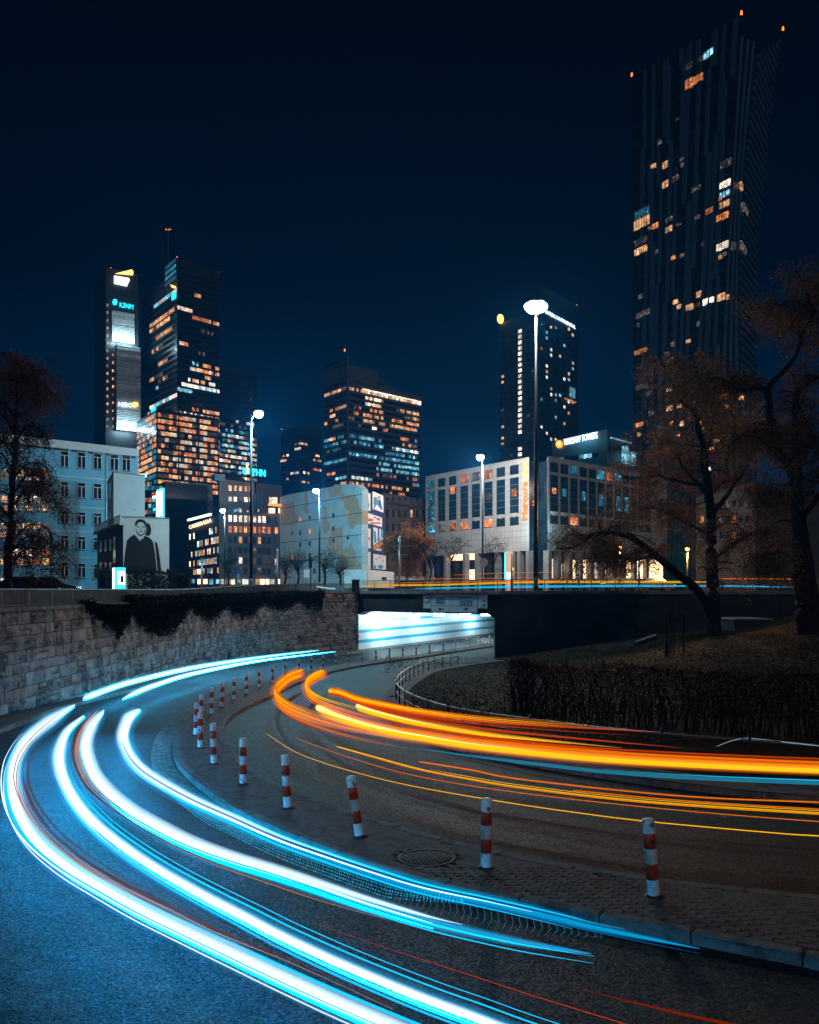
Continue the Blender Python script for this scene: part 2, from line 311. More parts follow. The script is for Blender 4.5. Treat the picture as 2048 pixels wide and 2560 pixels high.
def textobj(body, m, parent, origin, right, up, width=None, height=None, name='lettering', ext=.02, align='LEFT'):
    cu = bpy.data.curves.new(name, 'FONT'); cu.body = body; cu.extrude = ext; cu.align_x = align; cu.materials.append(m); cu.size = 1; cu.resolution_u = 2
    o = link(bpy.data.objects.new(name, cu)); bpy.context.view_layer.update()
    d = o.dimensions.copy(); sx = sy = 1
    if height: sy = height / max(d.y, .01); sx = sy
    if width: sx = width / max(d.x, .01); sy = sy if height else sx
    right = Vector(right).normalized(); up = Vector(up).normalized(); nrm = right.cross(up)
    M = Matrix(((right.x, up.x, nrm.x), (right.y, up.y, nrm.y), (right.z, up.z, nrm.z))).to_4x4() @ Matrix.Diagonal((sx, sy, 1, 1)); M.translation = Vector(origin)
    me = bpy.data.meshes.new_from_object(o.evaluated_get(bpy.context.evaluated_depsgraph_get())); bpy.data.objects.remove(o); bpy.data.curves.remove(cu)
    me.name = name; o = link(bpy.data.objects.new(name, me))
    if parent is not None: setp(o, parent)
    o.matrix_basis = M
    return o

# ------------------------------------------------------------------ facades
class Face:
    """a facade between two vertical edges; L and R map height to (x, y)"""
    def __init__(s, L, Rr, UL=None, UR=None):
        s.L = (lambda z: L) if isinstance(L, Vector) else L
        s.R = (lambda z: Rr) if isinstance(Rr, Vector) else Rr
    def pt(s, t, z, off=0.0):
        a, b = s.L(z), s.R(z); p = a.lerp(b, t); d = (b - a); n = Vector((d.y, -d.x, 0)).normalized()
        return Vector((p.x, p.y, z)) + n * off
    def nrm(s, z=0): d = s.R(z) - s.L(z); return Vector((d.y, -d.x, 0)).normalized()
    def right(s, z=0): d = s.R(z) - s.L(z); return Vector((d.x, d.y, 0)).normalized()
    def width(s, z=0): return (s.R(z) - s.L(z)).length
    def inv(s, u, v):
        z = 0; t = .5
        for _ in range(8):
            a, b = s.L(z), s.R(z); k = (u - CX) / F      # X - kY = 0 along the edge line
            fa = a.x - k * a.y; fb = b.x - k * b.y; t = fa / (fa - fb) if abs(fa - fb) > 1e-9 else .5
            y = lerp(a.y, b.y, t); z = (HY - v) / F * y
        return t, z
    def boxv(s, t0, t1, z0, z1, d0, d1):
        return [s.pt(t0, z0, d1), s.pt(t1, z0, d1), s.pt(t1, z0, d0), s.pt(t0, z0, d0), s.pt(t0, z1, d1), s.pt(t1, z1, d1), s.pt(t1, z1, d0), s.pt(t0, z1, d0)]
    def panel(s, name, m, parent, t0, t1, z0, z1, d0=-.05, d1=.05, kind=None):
        return meshobj(name, s.boxv(t0, t1, z0, z1, d0, d1), BOXF, m, parent, kind=kind)
    def pxpanel(s, name, m, parent, u0, v0, u1, v1, d0=-.05, d1=.05):
        um = (u0 + u1) / 2; t0, _ = s.inv(u0, (v0 + v1) / 2); t1, _ = s.inv(u1, (v0 + v1) / 2); z1 = s.inv(um, v0)[1]; z0 = s.inv(um, v1)[1]
        return s.panel(name, m, parent, t0, t1, z0, z1, d0, d1)
    def poly(s, name, m, parent, pts, d0, d1):
        n = len(pts); q = [s.inv(u, v) for u, v in pts]
        V = [s.pt(t, z, d1) for t, z in q] + [s.pt(t, z, d0) for t, z in q]
        Fc = [tuple(range(n)), tuple(range(2 * n - 1, n - 1, -1))] + [(i, i + n, (i + 1) % n + n, (i + 1) % n) for i in range(n)]
        return meshobj(name, V, Fc, m, parent)
def V2(u, Y): return Vector(((u - CX) / F * Y, Y, 0))
def prism(name, pts, z0, z1, m, parent, uv=True):
    """closed block over a ground outline (counter-clockwise seen from above); z1 one height or one per point"""
    n = len(pts); zz = z1 if isinstance(z1, (list, tuple)) else [z1] * n
    V = []; Fc = []; U = []; s = 0
    for i in range(n):
        a, b = pts[i], pts[(i + 1) % n]; l = (Vector((b.x - a.x, b.y - a.y))).length; k = len(V)
        V += [(a.x, a.y, z0), (b.x, b.y, z0), (b.x, b.y, zz[(i + 1) % n]), (a.x, a.y, zz[i])]
        U += [(s, z0), (s + l, z0), (s + l, zz[(i + 1) % n]), (s, zz[i])]; Fc.append((k, k + 1, k + 2, k + 3)); s += l
    k = len(V); V += [(p_.x, p_.y, zz[i]) for i, p_ in enumerate(pts)]; U += [(p_.x, p_.y) for p_ in pts]; Fc.append(tuple(range(k, k + n)))
    return meshobj(name, V, Fc, m, parent, uvs=U)
class Wins:
    """windows of one building: the largest 290 become parts, the rest one joined part per material"""
    def __init__(s, parent): s.p = parent; s.q = []
    def add(s, face, t0, t1, z0, z1, m, d0=-.05, d1=.06, pr=0): s.q.append((pr, R.random(), face, t0, t1, z0, z1, m, d0, d1))
    def px(s, face, u0, v0, u1, v1, m, d0=-.05, d1=.06, pr=0):
        um = (u0 + u1) / 2; vm_ = (v0 + v1) / 2
        s.add(face, face.inv(u0, vm_)[0], face.inv(u1, vm_)[0], face.inv(um, v1)[1], face.inv(um, v0)[1], m, d0, d1, pr)
    def done(s, cap=290):
        s.q.sort(key=lambda q: (-q[0], q[1])); rest = {}
        for i, (pr, _, fc, t0, t1, z0, z1, m, d0, d1) in enumerate(s.q):
            if i < cap: fc.panel('window', m, s.p, t0, t1, z0, z1, d0, d1)
            else: rest.setdefault(m.name, []).append(fc.boxv(t0, t1, z0, z1, d0, d1))
        for k, L in rest.items():
            mb = MB()
            for v in L: mb.add(v, BOXF)
            mb.build('windows', MATS[k], s.p, kind='stuff')

# ------------------------------------------------------------------ the setting: roads, island, footways, lawn, upper street
def px_curve(pts, step, h=0.0, n=160): return even(catmull([hit(u, v, h) for u, v in pts], n), step)
isl_L = [(2700, 2560), (2300, 2455), (2048, 2394), (1859, 2360), (1647, 2316), (1486, 2286), (1300, 2247), (1025, 2193), (862, 2139), (700, 2074), (594, 2024), (538, 1989), (474, 1939), (440, 1901), (431, 1860), (440, 1822), (466, 1788), (510, 1760), (585, 1728), (681, 1699), (780, 1675), (905, 1653), (1042, 1636), (1138, 1620), (1225, 1606)]
isl_R = [(2700, 2335), (2300, 2270), (2048, 2238), (1700, 2204), (1400, 2160), (1167, 2111), (984, 2062), (859, 2024), (727, 1973), (651, 1935), (595, 1890), (567, 1849), (561, 1822), (570, 1800), (591, 1781), (630, 1759), (678, 1739), (740, 1709), (820, 1681), (905, 1663), (1015, 1647), (1138, 1629), (1238, 1614)]
EL = [Vector((p.x, p.y, 0)) for p in px_curve(isl_L, .25, .12)]; ER = [Vector((p.x, p.y, 0)) for p in px_curve(isl_R, .25, .12)]
def resample(P, n):
    L = [0]
    for a, b in zip(P, P[1:]): L.append(L[-1] + (b - a).length)
    o = []; k = 0
    for i in range(n):
        s = L[-1] * i / (n - 1)
        while k < len(P) - 2 and L[k + 1] < s: k += 1
        o.append(P[k].lerp(P[k + 1], min(1, max(0, (s - L[k]) / max(1e-9, L[k + 1] - L[k])))))
    return o, L[-1]
# road sheet
V = []; Fc = []; xs = [-40 + i * 2 for i in range(56)]; ys = [-12 + i * 2 for i in range(96)]
for y in ys:
    for x in xs: V.append((x, y, road_z(y)))
for j in range(len(ys) - 1):
    for i in range(len(xs) - 1): k = j * len(xs) + i; Fc.append((k, k + 1, k + 1 + len(xs), k + len(xs)))
props(meshobj('road', V, Fc, asphalt, smooth=True), 'dark asphalt of the two curving underpass carriageways', 'road', kind='structure')
# island: base, kerb stones, pavers
NS = 700
cL, lenL = resample(EL, NS); cR, lenR = resample(ER, NS)
island = meshobj('pavement', *(lambda A, B: ([(p.x, p.y, road_z(p.y) + .108) for p in A] + [(p.x, p.y, road_z(p.y) + .108) for p in B], [(i, i + 1, len(A) + i + 1, len(A) + i) for i in range(len(A) - 1)]))(cR, cL), sandgrout)
props(island, 'paved traffic island with stone kerbs between the two carriageways', 'traffic island', kind='structure')
def block(name, m, parent, c, d, l, wd, h, slope=0.0):
    o = link(bpy.data.objects.new(name, CUBEM[m.name])); o.parent = parent
    x = Vector((d.x, d.y, slope)).normalized(); z = Vector((0, 0, 1)); y = z.cross(x).normalized(); z = x.cross(y)
    M = Matrix(((x.x * l, y.x * wd, z.x * h), (x.y * l, y.y * wd, z.y * h), (x.z * l, y.z * wd, z.z * h))).to_4x4(); M.translation = c
    o.matrix_basis = M; return o
def rough_block(name, m, amp, seed, nx=4, nz=3):
    """a stone: a box whose face (+y) is gridded and dressed unevenly, with worn edges"""
    rr = random.Random(seed); V = []; Fc = []
    for j in range(nz + 1):
        for i in range(nx + 1):
            ed = i in (0, nx) or j in (0, nz)
            V.append((-.5 + i / nx, .5 - (.11 if ed else 0) + (rr.uniform(-amp, amp) if not ed else rr.uniform(-amp, 0) * .5), -.5 + j / nz))
    for j in range(nz):
        for i in range(nx): k = j * (nx + 1) + i; Fc.append((k, k + nx + 1, k + nx + 2, k + 1))
    b = len(V); V += [(-.5, -.5, -.5), (.5, -.5, -.5), (.5, -.5, .5), (-.5, -.5, .5)]
    Fc += [tuple([b, b + 1] + [nx - i for i in range(nx + 1)]), tuple([b + 2, b + 3] + [nz * (nx + 1) + i for i in range(nx + 1)]),
           tuple([b + 3, b] + [j * (nx + 1) for j in range(nz + 1)]), tuple([b + 1, b + 2] + [(nz - j) * (nx + 1) + nx for j in range(nz + 1)])]
    me = bpy.data.meshes.new(name); me.from_pydata(V, [], Fc); me.materials.append(m); return me
def bev_block(name, m, bx=.02, bz=.07, by=None):
    by = bx * 2 if by is None else by
    V = [(-.5, -.5, -.5), (.5, -.5, -.5), (.5, .5, -.5), (-.5, .5, -.5), (-.5, -.5, .5 - bz), (.5, -.5, .5 - bz), (.5, .5, .5 - bz), (-.5, .5, .5 - bz),
         (-.5 + bx, -.5 + by, .5), (.5 - bx, -.5 + by, .5), (.5 - bx, .5 - by, .5), (-.5 + bx, .5 - by, .5)]
    Fc = [(0, 3, 2, 1), (0, 1, 5, 4), (1, 2, 6, 5), (2, 3, 7, 6), (3, 0, 4, 7), (4, 5, 9, 8), (5, 6, 10, 9), (6, 7, 11, 10), (7, 4, 8, 11), (8, 9, 10, 11)]
    me = bpy.data.meshes.new(name); me.from_pydata(V, [], Fc); me.materials.append(m); return me
CUBEM = {'island_pavers': bev_block('paver', brick, .005, .05, .05), 'kerb_concrete': bev_block('kerb_stone', kerbm, .015, .08)}
def kerb_run(P, parent, side, wd=.16, h=.26, up=.13, lo=.95, hi=1.1, ymax=110):
    """separate kerb stones along a path; side +1 puts them to the left of the direction of travel"""
    L = [0]
    for a, b in zip(P, P[1:]): L.append(L[-1] + (b - a).length)
    def at(s):
        for k in range(len(P) - 1):
            if L[k + 1] >= s: return P[k].lerp(P[k + 1], (s - L[k]) / max(1e-9, L[k + 1] - L[k]))
        return P[-1]
    s = 0
    while s < L[-1] - .3:
        l = R.uniform(lo, hi); a, b = at(s), at(min(L[-1], s + l)); d = b - a; c_ = (a + b) / 2
        nn = Vector((-d.y, d.x, 0)).normalized() * side * wd / 2; c_ = c_ + nn; c_.z = road_z(c_.y) + up - h / 2 + R.uniform(-.006, .006)
        block('kerb_stone', kerbm, parent, c_, d, d.length * .985, wd, h, (road_z(b.y) - road_z(a.y)) / max(.01, d.length))
        s += l
kerb_run(EL, island, -1); kerb_run(ER, island, 1)
man = hit(1067, 2145, .12)
rows = 16; cand = []
for i in range(rows):
    f0 = .105 + (i + .5) / rows * .79
    P = even([a.lerp(b, f0) for a, b in zip(cL, cR)], .05); s = (i % 2) * 2.15 + R.uniform(0, .3); k = 0
    step = 4.3
    while s + 4.4 < len(P) - 1:
        a = P[int(s)].lerp(P[int(s) + 1], s % 1); b = P[int(s + 4.3)].lerp(P[int(s + 4.3) + 1], (s + 4.3) % 1)
        wloc = (cL[min(NS - 1, int(s / len(P) * NS))] - cR[min(NS - 1, int(s / len(P) * NS))]).length
        cand.append(((a + b) / 2, b - a, wloc * .79 / rows)); s += step
cand = [q for q in cand if (q[0] - Vector((man.x, man.y, 0))).length > .42]
def seen(q): u = CX + q[0].x / q[0].y * F; return -40 < u < 2090 and q[0].y > 3
cand.sort(key=lambda q: (not seen(q), q[0].y))
mbp = MB(); bme = CUBEM['island_pavers']
for i, (c_, d, wd) in enumerate(cand):
    c_ = Vector((c_.x, c_.y, road_z(c_.y) + .083 + R.uniform(-.0015, .0015))); l = d.length * .996; wd *= .93
    if i < 300: block('paver', brick, island, c_, d, l, wd, .08, -.037 * d.y / max(.01, d.length))
    else:
        x = Vector((d.x, d.y, -.037 * d.y)).normalized(); y = Vector((0, 0, 1)).cross(x).normalized()
        mbp.add([c_ + x * (v.co.x * l) + y * (v.co.y * wd) + Vector((0, 0, v.co.z * .08)) for v in bme.vertices][4:], [tuple(k - 4 for k in f.vertices) for f in bme.polygons if min(f.vertices) >= 4], R.random())
mbp.build('pavers', brick, island, kind='stuff', tone=True)
# sett gutter outside the apex of the island
gut = thing('sett_gutter', 'dark strip of granite setts in the road along the island bend', 'gutter')
for rrow in range(4):
    P = [a + (a - b).normalized() * (.10 + .13 * rrow) for a, b in zip(cL, cR)]
    P = [p for p in P if 12 < p.y < 36]; P = even(P, .02); s = R.randint(0, 8)
    mbg = MB()
    while s + 10 < len(P):
        a, b = P[s], P[s + 9]; x = (b - a).normalized(); y = Vector((-x.y, x.x, 0)); c_ = (a + b) / 2; z = road_z(c_.y)
        mbg.add([(*(c_ + x * (sx * .085) + y * (sy * .055)).xy, z + h) for h in (-.02, .012) for sx, sy in ((-1, -1), (1, -1), (1, 1), (-1, 1))], BOXF, R.random()); s += 10
    mbg.build('sett_row', kerbm, gut, kind='stuff', tone=True)
# wall line, left footway
WP = even(catmull([(-13.6, 8, 0), (-13.8, 20, 0), (-13.8, 32, 0), (-14.1, 45, 0), (-14.1, 56, 0), (-13, 65, 0), (-10, 73.5, 0), (-5.0, 80, 0)], 200), .25)
WP = [Vector((p.x, p.y, 0)) for p in WP]
def wall_top(Y): return lerp(-.62, -.2, sstep(50, 80, Y))
KL = [Vector((p.x, p.y, 0)) for p in px_curve([(-700, 2085), (-300, 1935), (-120, 1868), (0, 1826), (90, 1793), (182, 1762), (352, 1720), (480, 1686), (606, 1661), (760, 1644), (905, 1634)], .25, .1)]
fp = []; Wr, _ = resample([p for p in WP if p.y > KL[0].y - 1], 120); Kr, _ = resample(KL, 120)
footway = meshobj('pavement', [(p.x - .2, p.y, road_z(p.y) + .11) for p in Wr] + [(p.x, p.y, road_z(p.y) + .11) for p in Kr], [(i, 120 + i, 120 + i + 1, i + 1) for i in range(119)], street_m)
props(footway, 'narrow dark footway at the foot of the stone wall', 'footway', kind='structure')
kerb_run(KL, footway, 1, ymax=80)
# lawn
ik = [(1238, 1651), (1150, 1662), (1056, 1679), (1010, 1700), (975, 1722), (955, 1745), (958, 1775), (1000, 1812), (1100, 1855), (1250, 1890), (1450, 1925), (1750, 1965), (2048, 1995), (2500, 2035), (3000, 2070)]
IK = [Vector((p.x, p.y, 0)) for p in px_curve(ik, .25, .12)]
# lawn grid clipped by the kerb line: rows from the kerb to the wall / far right
V = []; Fc = []; nI = 110; nJ = 40; IKr, _ = resample(IK, nI)
for i, p in enumerate(IKr):
    a = i / (nI - 1)
    if a < .25: q = Vector((lerp(7.35, 60, (a / .25) ** 1.2), 69.35, 0))
    else: q = Vector((lerp(60, 75, (a - .25) / .75), lerp(69.35, 2, (a - .25) / .75), 0))
    for j in range(nJ): s = p.lerp(q, (j / (nJ - 1)) ** 1.4); V.append((s.x, s.y, lawn_z(s.x, s.y) + .04 * mnoise.noise((s.x * .6, s.y * .6, 3)) * (j > 0)))
for i in range(nI - 1):
    for j in range(nJ - 1): k = i * nJ + j; Fc.append((k, k + 1, k + nJ + 1, k + nJ))
lawn = props(meshobj('lawn', V, Fc, grass_m, smooth=True), 'dark leaf-strewn grass bank of the park beside the underpass', 'lawn', kind='structure')
# paved edge strip inside the kerb
IKi = []
for i, p in enumerate(IKr):
    d = IKr[min(i + 1, nI - 1)] - IKr[max(i - 1, 0)]; IKi.append(p + Vector((-d.y, d.x, 0)).normalized() * 1.0)
strip = meshobj('pavement', [(p.x, p.y, lawn_z(p.x, p.y) + .012) for p in IKr] + [(p.x, p.y, lawn_z(p.x, p.y) + .03) for p in IKi], [(i, i + 1, nI + i + 1, nI + i) for i in range(nI - 1)], brick)
props(strip, 'paved verge with stone kerb along the inner side of the right carriageway', 'verge', kind='structure')
kerb_run(IK, strip, 1)
# leaf litter
IKg = IKr[::2]
def on_strip(p): return min((p.x - q.x) ** 2 + (p.y - q.y) ** 2 for q in IKg) < 1.5
mb = MB()
for _ in range(6500):
    u = R.uniform(1020, 2048); v = R.uniform(1545, 1780) if R.random() < .8 else R.uniform(1700, 1860)
    p = hit(u, v, 0, lawn_z)
    if p.y > 68.5 or p.y < 20 or on_strip(p): continue
    s = R.uniform(.03, .09); a = R.uniform(0, 6.3); n = [Vector((math.cos(a + k * 1.57) * s, math.sin(a + k * 1.57) * s, .04 + R.uniform(-.01, .05))) for k in range(4)]
    mb.add([p + q for q in n], [(0, 1, 2, 3)])
props(mb.build('leaf_litter', litter_m), 'fallen brown leaves scattered over the park grass', 'leaves', kind='stuff')
mb = MB()
for _ in range(26000):
    u = R.uniform(960, 2048); v = R.uniform(1545, 1800); p = hit(u, v, 0, lawn_z)
    if p.y > 69 or p.y < 20 or on_strip(p): continue
    hgt = R.uniform(.03, .10); a = R.uniform(0, 6.3); w_ = .012 + p.y * .0004
    mb.add([p + Vector((math.cos(a) * w_, math.sin(a) * w_, 0)), p - Vector((math.cos(a) * w_, math.sin(a) * w_, 0)), p + Vector((R.uniform(-.06, .06), R.uniform(-.06, .06), hgt))], [(0, 1, 2)])
props(mb.build('grass', grass_m), 'rough autumn grass blades on the park bank', 'grass', kind='stuff')
# upper street
bnd = [Vector((p.x - .25, p.y + (.3 if p.y > 70 else 0), 0)) for p in resample(WP, 30)[0]] + [Vector((7.3, 70.3, 0)), Vector((60, 69.9, 0)), Vector((900, 69.9, 0))]
bnd = [(p.x, p.y, wall_top(p.y) - .12 if p.x < -5 else -.12) for p in bnd]
bme_ = bmesh.new(); vv = [bme_.verts.new(p) for p in bnd + [(3500, 70, -.12), (3500, 4000, -.12), (-3500, 4000, -.12), (-3500, 8, -.7)]]; fc = bme_.faces.new(vv)
bmesh.ops.triangulate(bme_, faces=[fc]); me = bpy.data.meshes.new('street'); bme_.to_mesh(me); bme_.free(); me.materials.append(street_m)
props(link(bpy.data.objects.new('street', me)), 'upper street and plaza crossing over the underpass', 'street', kind='structure')

# ------------------------------------------------------------------ stone retaining wall
rw = thing('retaining_wall', 'curved retaining wall of rough sandstone blocks left of the carriageway', 'wall', (-14, 40, -5))
V = []; Fc = []
for i, p in enumerate(WP): V += [(p.x - .06, p.y, road_z(p.y) - .3), (p.x - .06, p.y, wall_top(p.y)), (p.x - .7, p.y + .05, wall_top(p.y)), (p.x - .7, p.y + .05, road_z(p.y) - .3)]
for i in range(len(WP) - 1):
    for j in range(3): k = i * 4 + j; Fc.append((k, k + 4, k + 5, k + 1))
meshobj('backing', V, Fc, mortar, rw)
svar = [rough_block('stone_face_a', stone, .16, 1), rough_block('stone_face_b', stone, .30, 2), rough_block('stone_face_c', stone, .45, 3), rough_block('stone_face_d', stone, .10, 4), rough_block('stone_face_e', stone, .6, 5, 5, 4)]
Wlen = [0]
for a, b in zip(WP, WP[1:]): Wlen.append(Wlen[-1] + (b - a).length)
def wat(s):
    k = min(len(WP) - 2, max(0, int(s / .25)))
    while k > 0 and Wlen[k] > s: k -= 1
    while k < len(WP) - 2 and Wlen[k + 1] < s: k += 1
    return WP[k].lerp(WP[k + 1], (s - Wlen[k]) / (Wlen[k + 1] - Wlen[k]))
stones = []
hs = [.46, .40, .52, .44, .38, .50, .42, .46, .40, .52, .44, .48, .40]
acc = .14
for ci, ch in enumerate(hs):
    s = 14 + R.uniform(0, .5)
    while s < Wlen[-1] - .25:
        l = min(R.choice([.32, .45, .55, .62, .7, .85, 1.0]), Wlen[-1] - s); c_ = wat(s + l / 2)
        zt = wall_top(c_.y) - acc; zb = zt - ch
        if zt > road_z(c_.y) + .05:
            zb = max(zb, road_z(c_.y) - .05)
            if R.random() < .16 and zt - zb > .35:      # two thin stones instead of one
                zm = lerp(zb, zt, R.uniform(.4, .6)); stones.append((s, l, zb, zm)); stones.append((s, l, zm, zt))
            else: stones.append((s, l, zb, zt))
        s += l
    acc += ch
stones.sort(key=lambda q: -q[1] * (q[3] - q[2]) / (wat(q[0]).y ** 2) + (1 if wat(q[0]).y < 25.5 else 0))
mbs = MB()
for i, (s, l, z0, z1) in enumerate(stones):
    a, b = wat(s), wat(s + l); d = (b - a).normalized(); n = Vector((d.y, -d.x, 0)); c_ = (a + b) / 2 + n * (R.uniform(-.045, .02) - .02); c_.z = (z0 + z1) / 2
    dep = .2; l2 = l - .03; h2 = z1 - z0 - .03; me = R.choice(svar)
    x = -d                                          # the dressed face (+y of the block) looks to the road
    if i < 300:
        o = link(bpy.data.objects.new('stone', me)); o.parent = rw; o.matrix_parent_inverse = Matrix.Translation(-Vector(rw.location))
        M = Matrix(((x.x * l2, n.x * dep, 0), (x.y * l2, n.y * dep, 0), (0, 0, h2))).to_4x4(); M.translation = c_; o.matrix_basis = M
    else: mbs.add([c_ + x * (v.co.x * l2) + n * (v.co.y * dep) + Vector((0, 0, v.co.z * h2)) for v in me.vertices], [tuple(f.vertices) for f in me.polygons], R.random())
mbs.build('stones', stone, rw, kind='stuff', tone=True)
# coping
s = 12
while s < Wlen[-1] - .3:
    l = min(R.uniform(1.1, 1.5), Wlen[-1] - s); a, b = wat(s), wat(s + l); d = (b - a); n = Vector((d.y, -d.x, 0)).normalized(); c_ = (a + b) / 2 - n * .2; c_.z = wall_top(c_.y) + .0 - .055
    o = block('coping_stone', kerbm, rw, c_, d, d.length * .988, .66, .15); o.matrix_parent_inverse = Matrix.Translation(-Vector(rw.location)); s += l
# railing along the wall top
rl = thing('wall_railing', 'blue-grey steel bar railing along the top of the stone wall', 'railing', (-14.2, 40, -.6))
mb = MB(); mr_ = MB(); s = 12; hR = .62
RP = []
while s < Wlen[-1]: 
    p = wat(s); d = wat(min(Wlen[-1], s + .3)) - wat(max(0, s - .3)); n = Vector((d.y, -d.x, 0)).normalized(); q = p - n * .18; z = wall_top(p.y) + .02
    RP.append(Vector((q.x, q.y, z + hR * lerp(1, 1.25, sstep(45, 75, p.y))))); dn = d.normalized() * .012; nn = n * .02
    top = RP[-1].z
    mb.add([(*(q + dn * sx + nn * sy).xy, zz) for zz in (z, top - .02) for sx, sy in ((-1, -1), (1, -1), (1, 1), (-1, 1))], BOXF); s += .1
mb.build('bars', rail_metal, rl, kind='stuff')
v_, f_ = tube(RP, [.032] * len(RP), 6); meshobj('handrail', v_, f_, rail_metal, rl)
v_, f_ = tube([p - Vector((0, 0, p.z - wall_top(p.y) - .07)) for p in RP], [.02] * len(RP), 6); meshobj('bottom_rail', v_, f_, rail_metal, rl)
for k in range(0, len(RP), 20):
    p = RP[k]; b_ = MB(); b_.box(p.x - .03, p.y - .03, wall_top(p.y), p.x + .03, p.y + .03, p.z + .02); b_.build('post', rail_metal, rl)

# ------------------------------------------------------------------ portal, tunnel, bridge
PA, PB = Vector((-5.0, 80, 0)), Vector((7.3, 70, 0))
bridge = thing('bridge', 'dark concrete road bridge over the underpass mouth', 'bridge', (1, 75, -6))
fz = Face(PA, PB)
TOPZ = -.12; CEIL = -2.08
def fpoly(face, name, m, parent, tz, d0, d1):
    n = len(tz); V = [face.pt(t, z, d1) for t, z in tz] + [face.pt(t, z, d0) for t, z in tz]
    return meshobj(name, V, [tuple(range(n)), tuple(range(2 * n - 1, n - 1, -1))] + [(i, i + n, (i + 1) % n + n, (i + 1) % n) for i in range(n)], m, parent)
fpoly(fz, 'beam', conc_dark, bridge, [(-.01, CEIL - .35), (.045, CEIL), (.955, CEIL), (1.0, CEIL - .35), (1.02, CEIL - .35), (1.02, TOPZ - .02), (-.01, TOPZ - .02)], -1.2, 0)
fz.panel('deck_edge', concrete, bridge, -.01, 1.03, TOPZ - .25, TOPZ + .06, -.4, .22)
# right abutment wall, in large panels
abut = thing('abutment_wall', 'long dark concrete retaining wall right of the tunnel mouth', 'wall', (7.3, 69.6, -6))
fa = Face(Vector((7.3, 70, 0)), Vector((62, 69.6, 0)))
fa.panel('wall_core', conc_dark, abut, 0, 1, -6.6, TOPZ - .02, -1.0, -.04)
for i in range(18):
    for j in range(2):
        fa.panel('panel', conc_dark, abut, i / 18 + .0006, (i + 1) / 18 - .0006, [-6.6, -3.0][j], [-3.03, TOPZ - .27][j], -.05, R.uniform(.0, .03))
fa.panel('deck_edge', concrete, abut, 0.002, 1, TOPZ - .25, TOPZ + .06, -.4, .2)
for k in (.08, .115, .17): fa.panel('recess_door', trim_dark, abut, k, k + .022, -5.9, -3.6, -.02, .045)
# tunnel interior
tun = thing('tunnel', 'brightly lit white tunnel with three blue stripes on its wall', 'tunnel', (3, 90, -6))
TL = [Vector((-5.0, 80.05, 0)), Vector((3.2, 96, 0)), Vector((11.7, 112, 0)), Vector((24, 130, 0)), Vector((46, 152, 0))]
TLs = even(catmull(TL, 60), 1.2)
TR = [Vector((7.5, 71, 0)), Vector((13, 82, 0)), Vector((22, 98, 0)), Vector((36, 116, 0)), Vector((56, 136, 0))]
TRs = even(catmull(TR, 60), 1.2)
def ribbon(name, P, z0, z1, m, parent, off=0.0, flip=False):
    V = []
    for i, p in enumerate(P):
        d = P[min(i + 1, len(P) - 1)] - P[max(0, i - 1)]; n = Vector((d.y, -d.x, 0)).normalized() * off
        V += [(p.x + n.x, p.y + n.y, z0), (p.x + n.x, p.y + n.y, z1)]
    return meshobj(name, V, [(2 * i, 2 * i + 2, 2 * i + 3, 2 * i + 1) for i in range(len(P) - 1)], m, parent)
for k in range(len(TLs) - 1):          # wall panels with narrow joints
    a, b = TLs[k], TLs[k + 1]; d = b - a; n = Vector((d.y, -d.x, 0)).normalized(); e = d * .004
    q = [a + e, b - e]; meshobj('wall_panel', [(*(p_ + n * o_).xy, z_) for z_ in (-6.1, CEIL) for p_, o_ in ((q[0], 0), (q[1], 0), (q[1], -.1), (q[0], -.1))], [(0, 1, 2, 3)[::-1], (4, 5, 6, 7), (0, 1, 5, 4), (1, 2, 6, 5), (2, 3, 7, 6), (3, 0, 4, 7)], white_tile, tun)
for zs in (-3.1, -4.06, -5.05): ribbon('blue_stripe', TLs, zs - .15, zs + .15, blue_stripe, tun, .012)
ribbon('skirting', TLs, -6.1, -5.82, concrete, tun, .03)
ribbon('tunnel_side', TRs, -6.2, CEIL, white_tile, tun, 0)
V = [(p.x, p.y, CEIL) for p in resample(TLs, 40)[0]] + [(p.x, p.y, CEIL) for p in resample(TRs, 40)[0]]
meshobj('ceiling', V, [(i, i + 1, 41 + i, 40 + i) for i in range(39)], white_tile, tun)
meshobj('end_wall', [(46, 152, -6.2), (56, 136, -6.2), (56, 136, CEIL), (46, 152, CEIL)], [(0, 1, 2, 3)], white_tile, tun)
def light(name, kind, loc, e, col, parent, size=.3, rot=None):
    l = bpy.data.lights.new(name, kind); l.energy = e; l.color = col
    if kind == 'POINT': l.shadow_soft_size = size
    elif kind == 'AREA': l.size = size
    elif kind == 'SPOT': l.shadow_soft_size = size; l.spot_size = rad(150); l.spot_blend = .6
    o = link(bpy.data.objects.new(name, l)); setp(o, parent); o.matrix_basis = Matrix.Translation(loc) @ (Matrix.Rotation(rot, 4, 'X') if rot else Matrix())
    return o
for i, (u, v, Y) in enumerate(((962, 1546, 83), (1034, 1543, 84), (1098, 1537, 90), (1163, 1538, 93), (1215, 1536, 104))):
    p = pxp(u, v, Y); t_ = thing('tunnel_lamp', ['first', 'second', 'third', 'fourth', 'fifth'][i] + ' ceiling lamp from the stone wall inside the lit tunnel', 'lamp', p, 'lamps inside the tunnel')
    b_ = MB(); b_.box(p.x - .6, p.y - .2, p.z - .16, p.x + .6, p.y + .2, p.z + .14); b_.build('diffuser', g_tun, t_)
    b_ = MB(); b_.cyl((p.x, p.y, p.z + .1), (p.x, p.y, CEIL), .03, n=6); b_.build('hanger', black_metal, t_)
    light('bulb', 'POINT', (p.x, p.y, p.z - .25), 800, (.55, .90, 1), t_, .25)
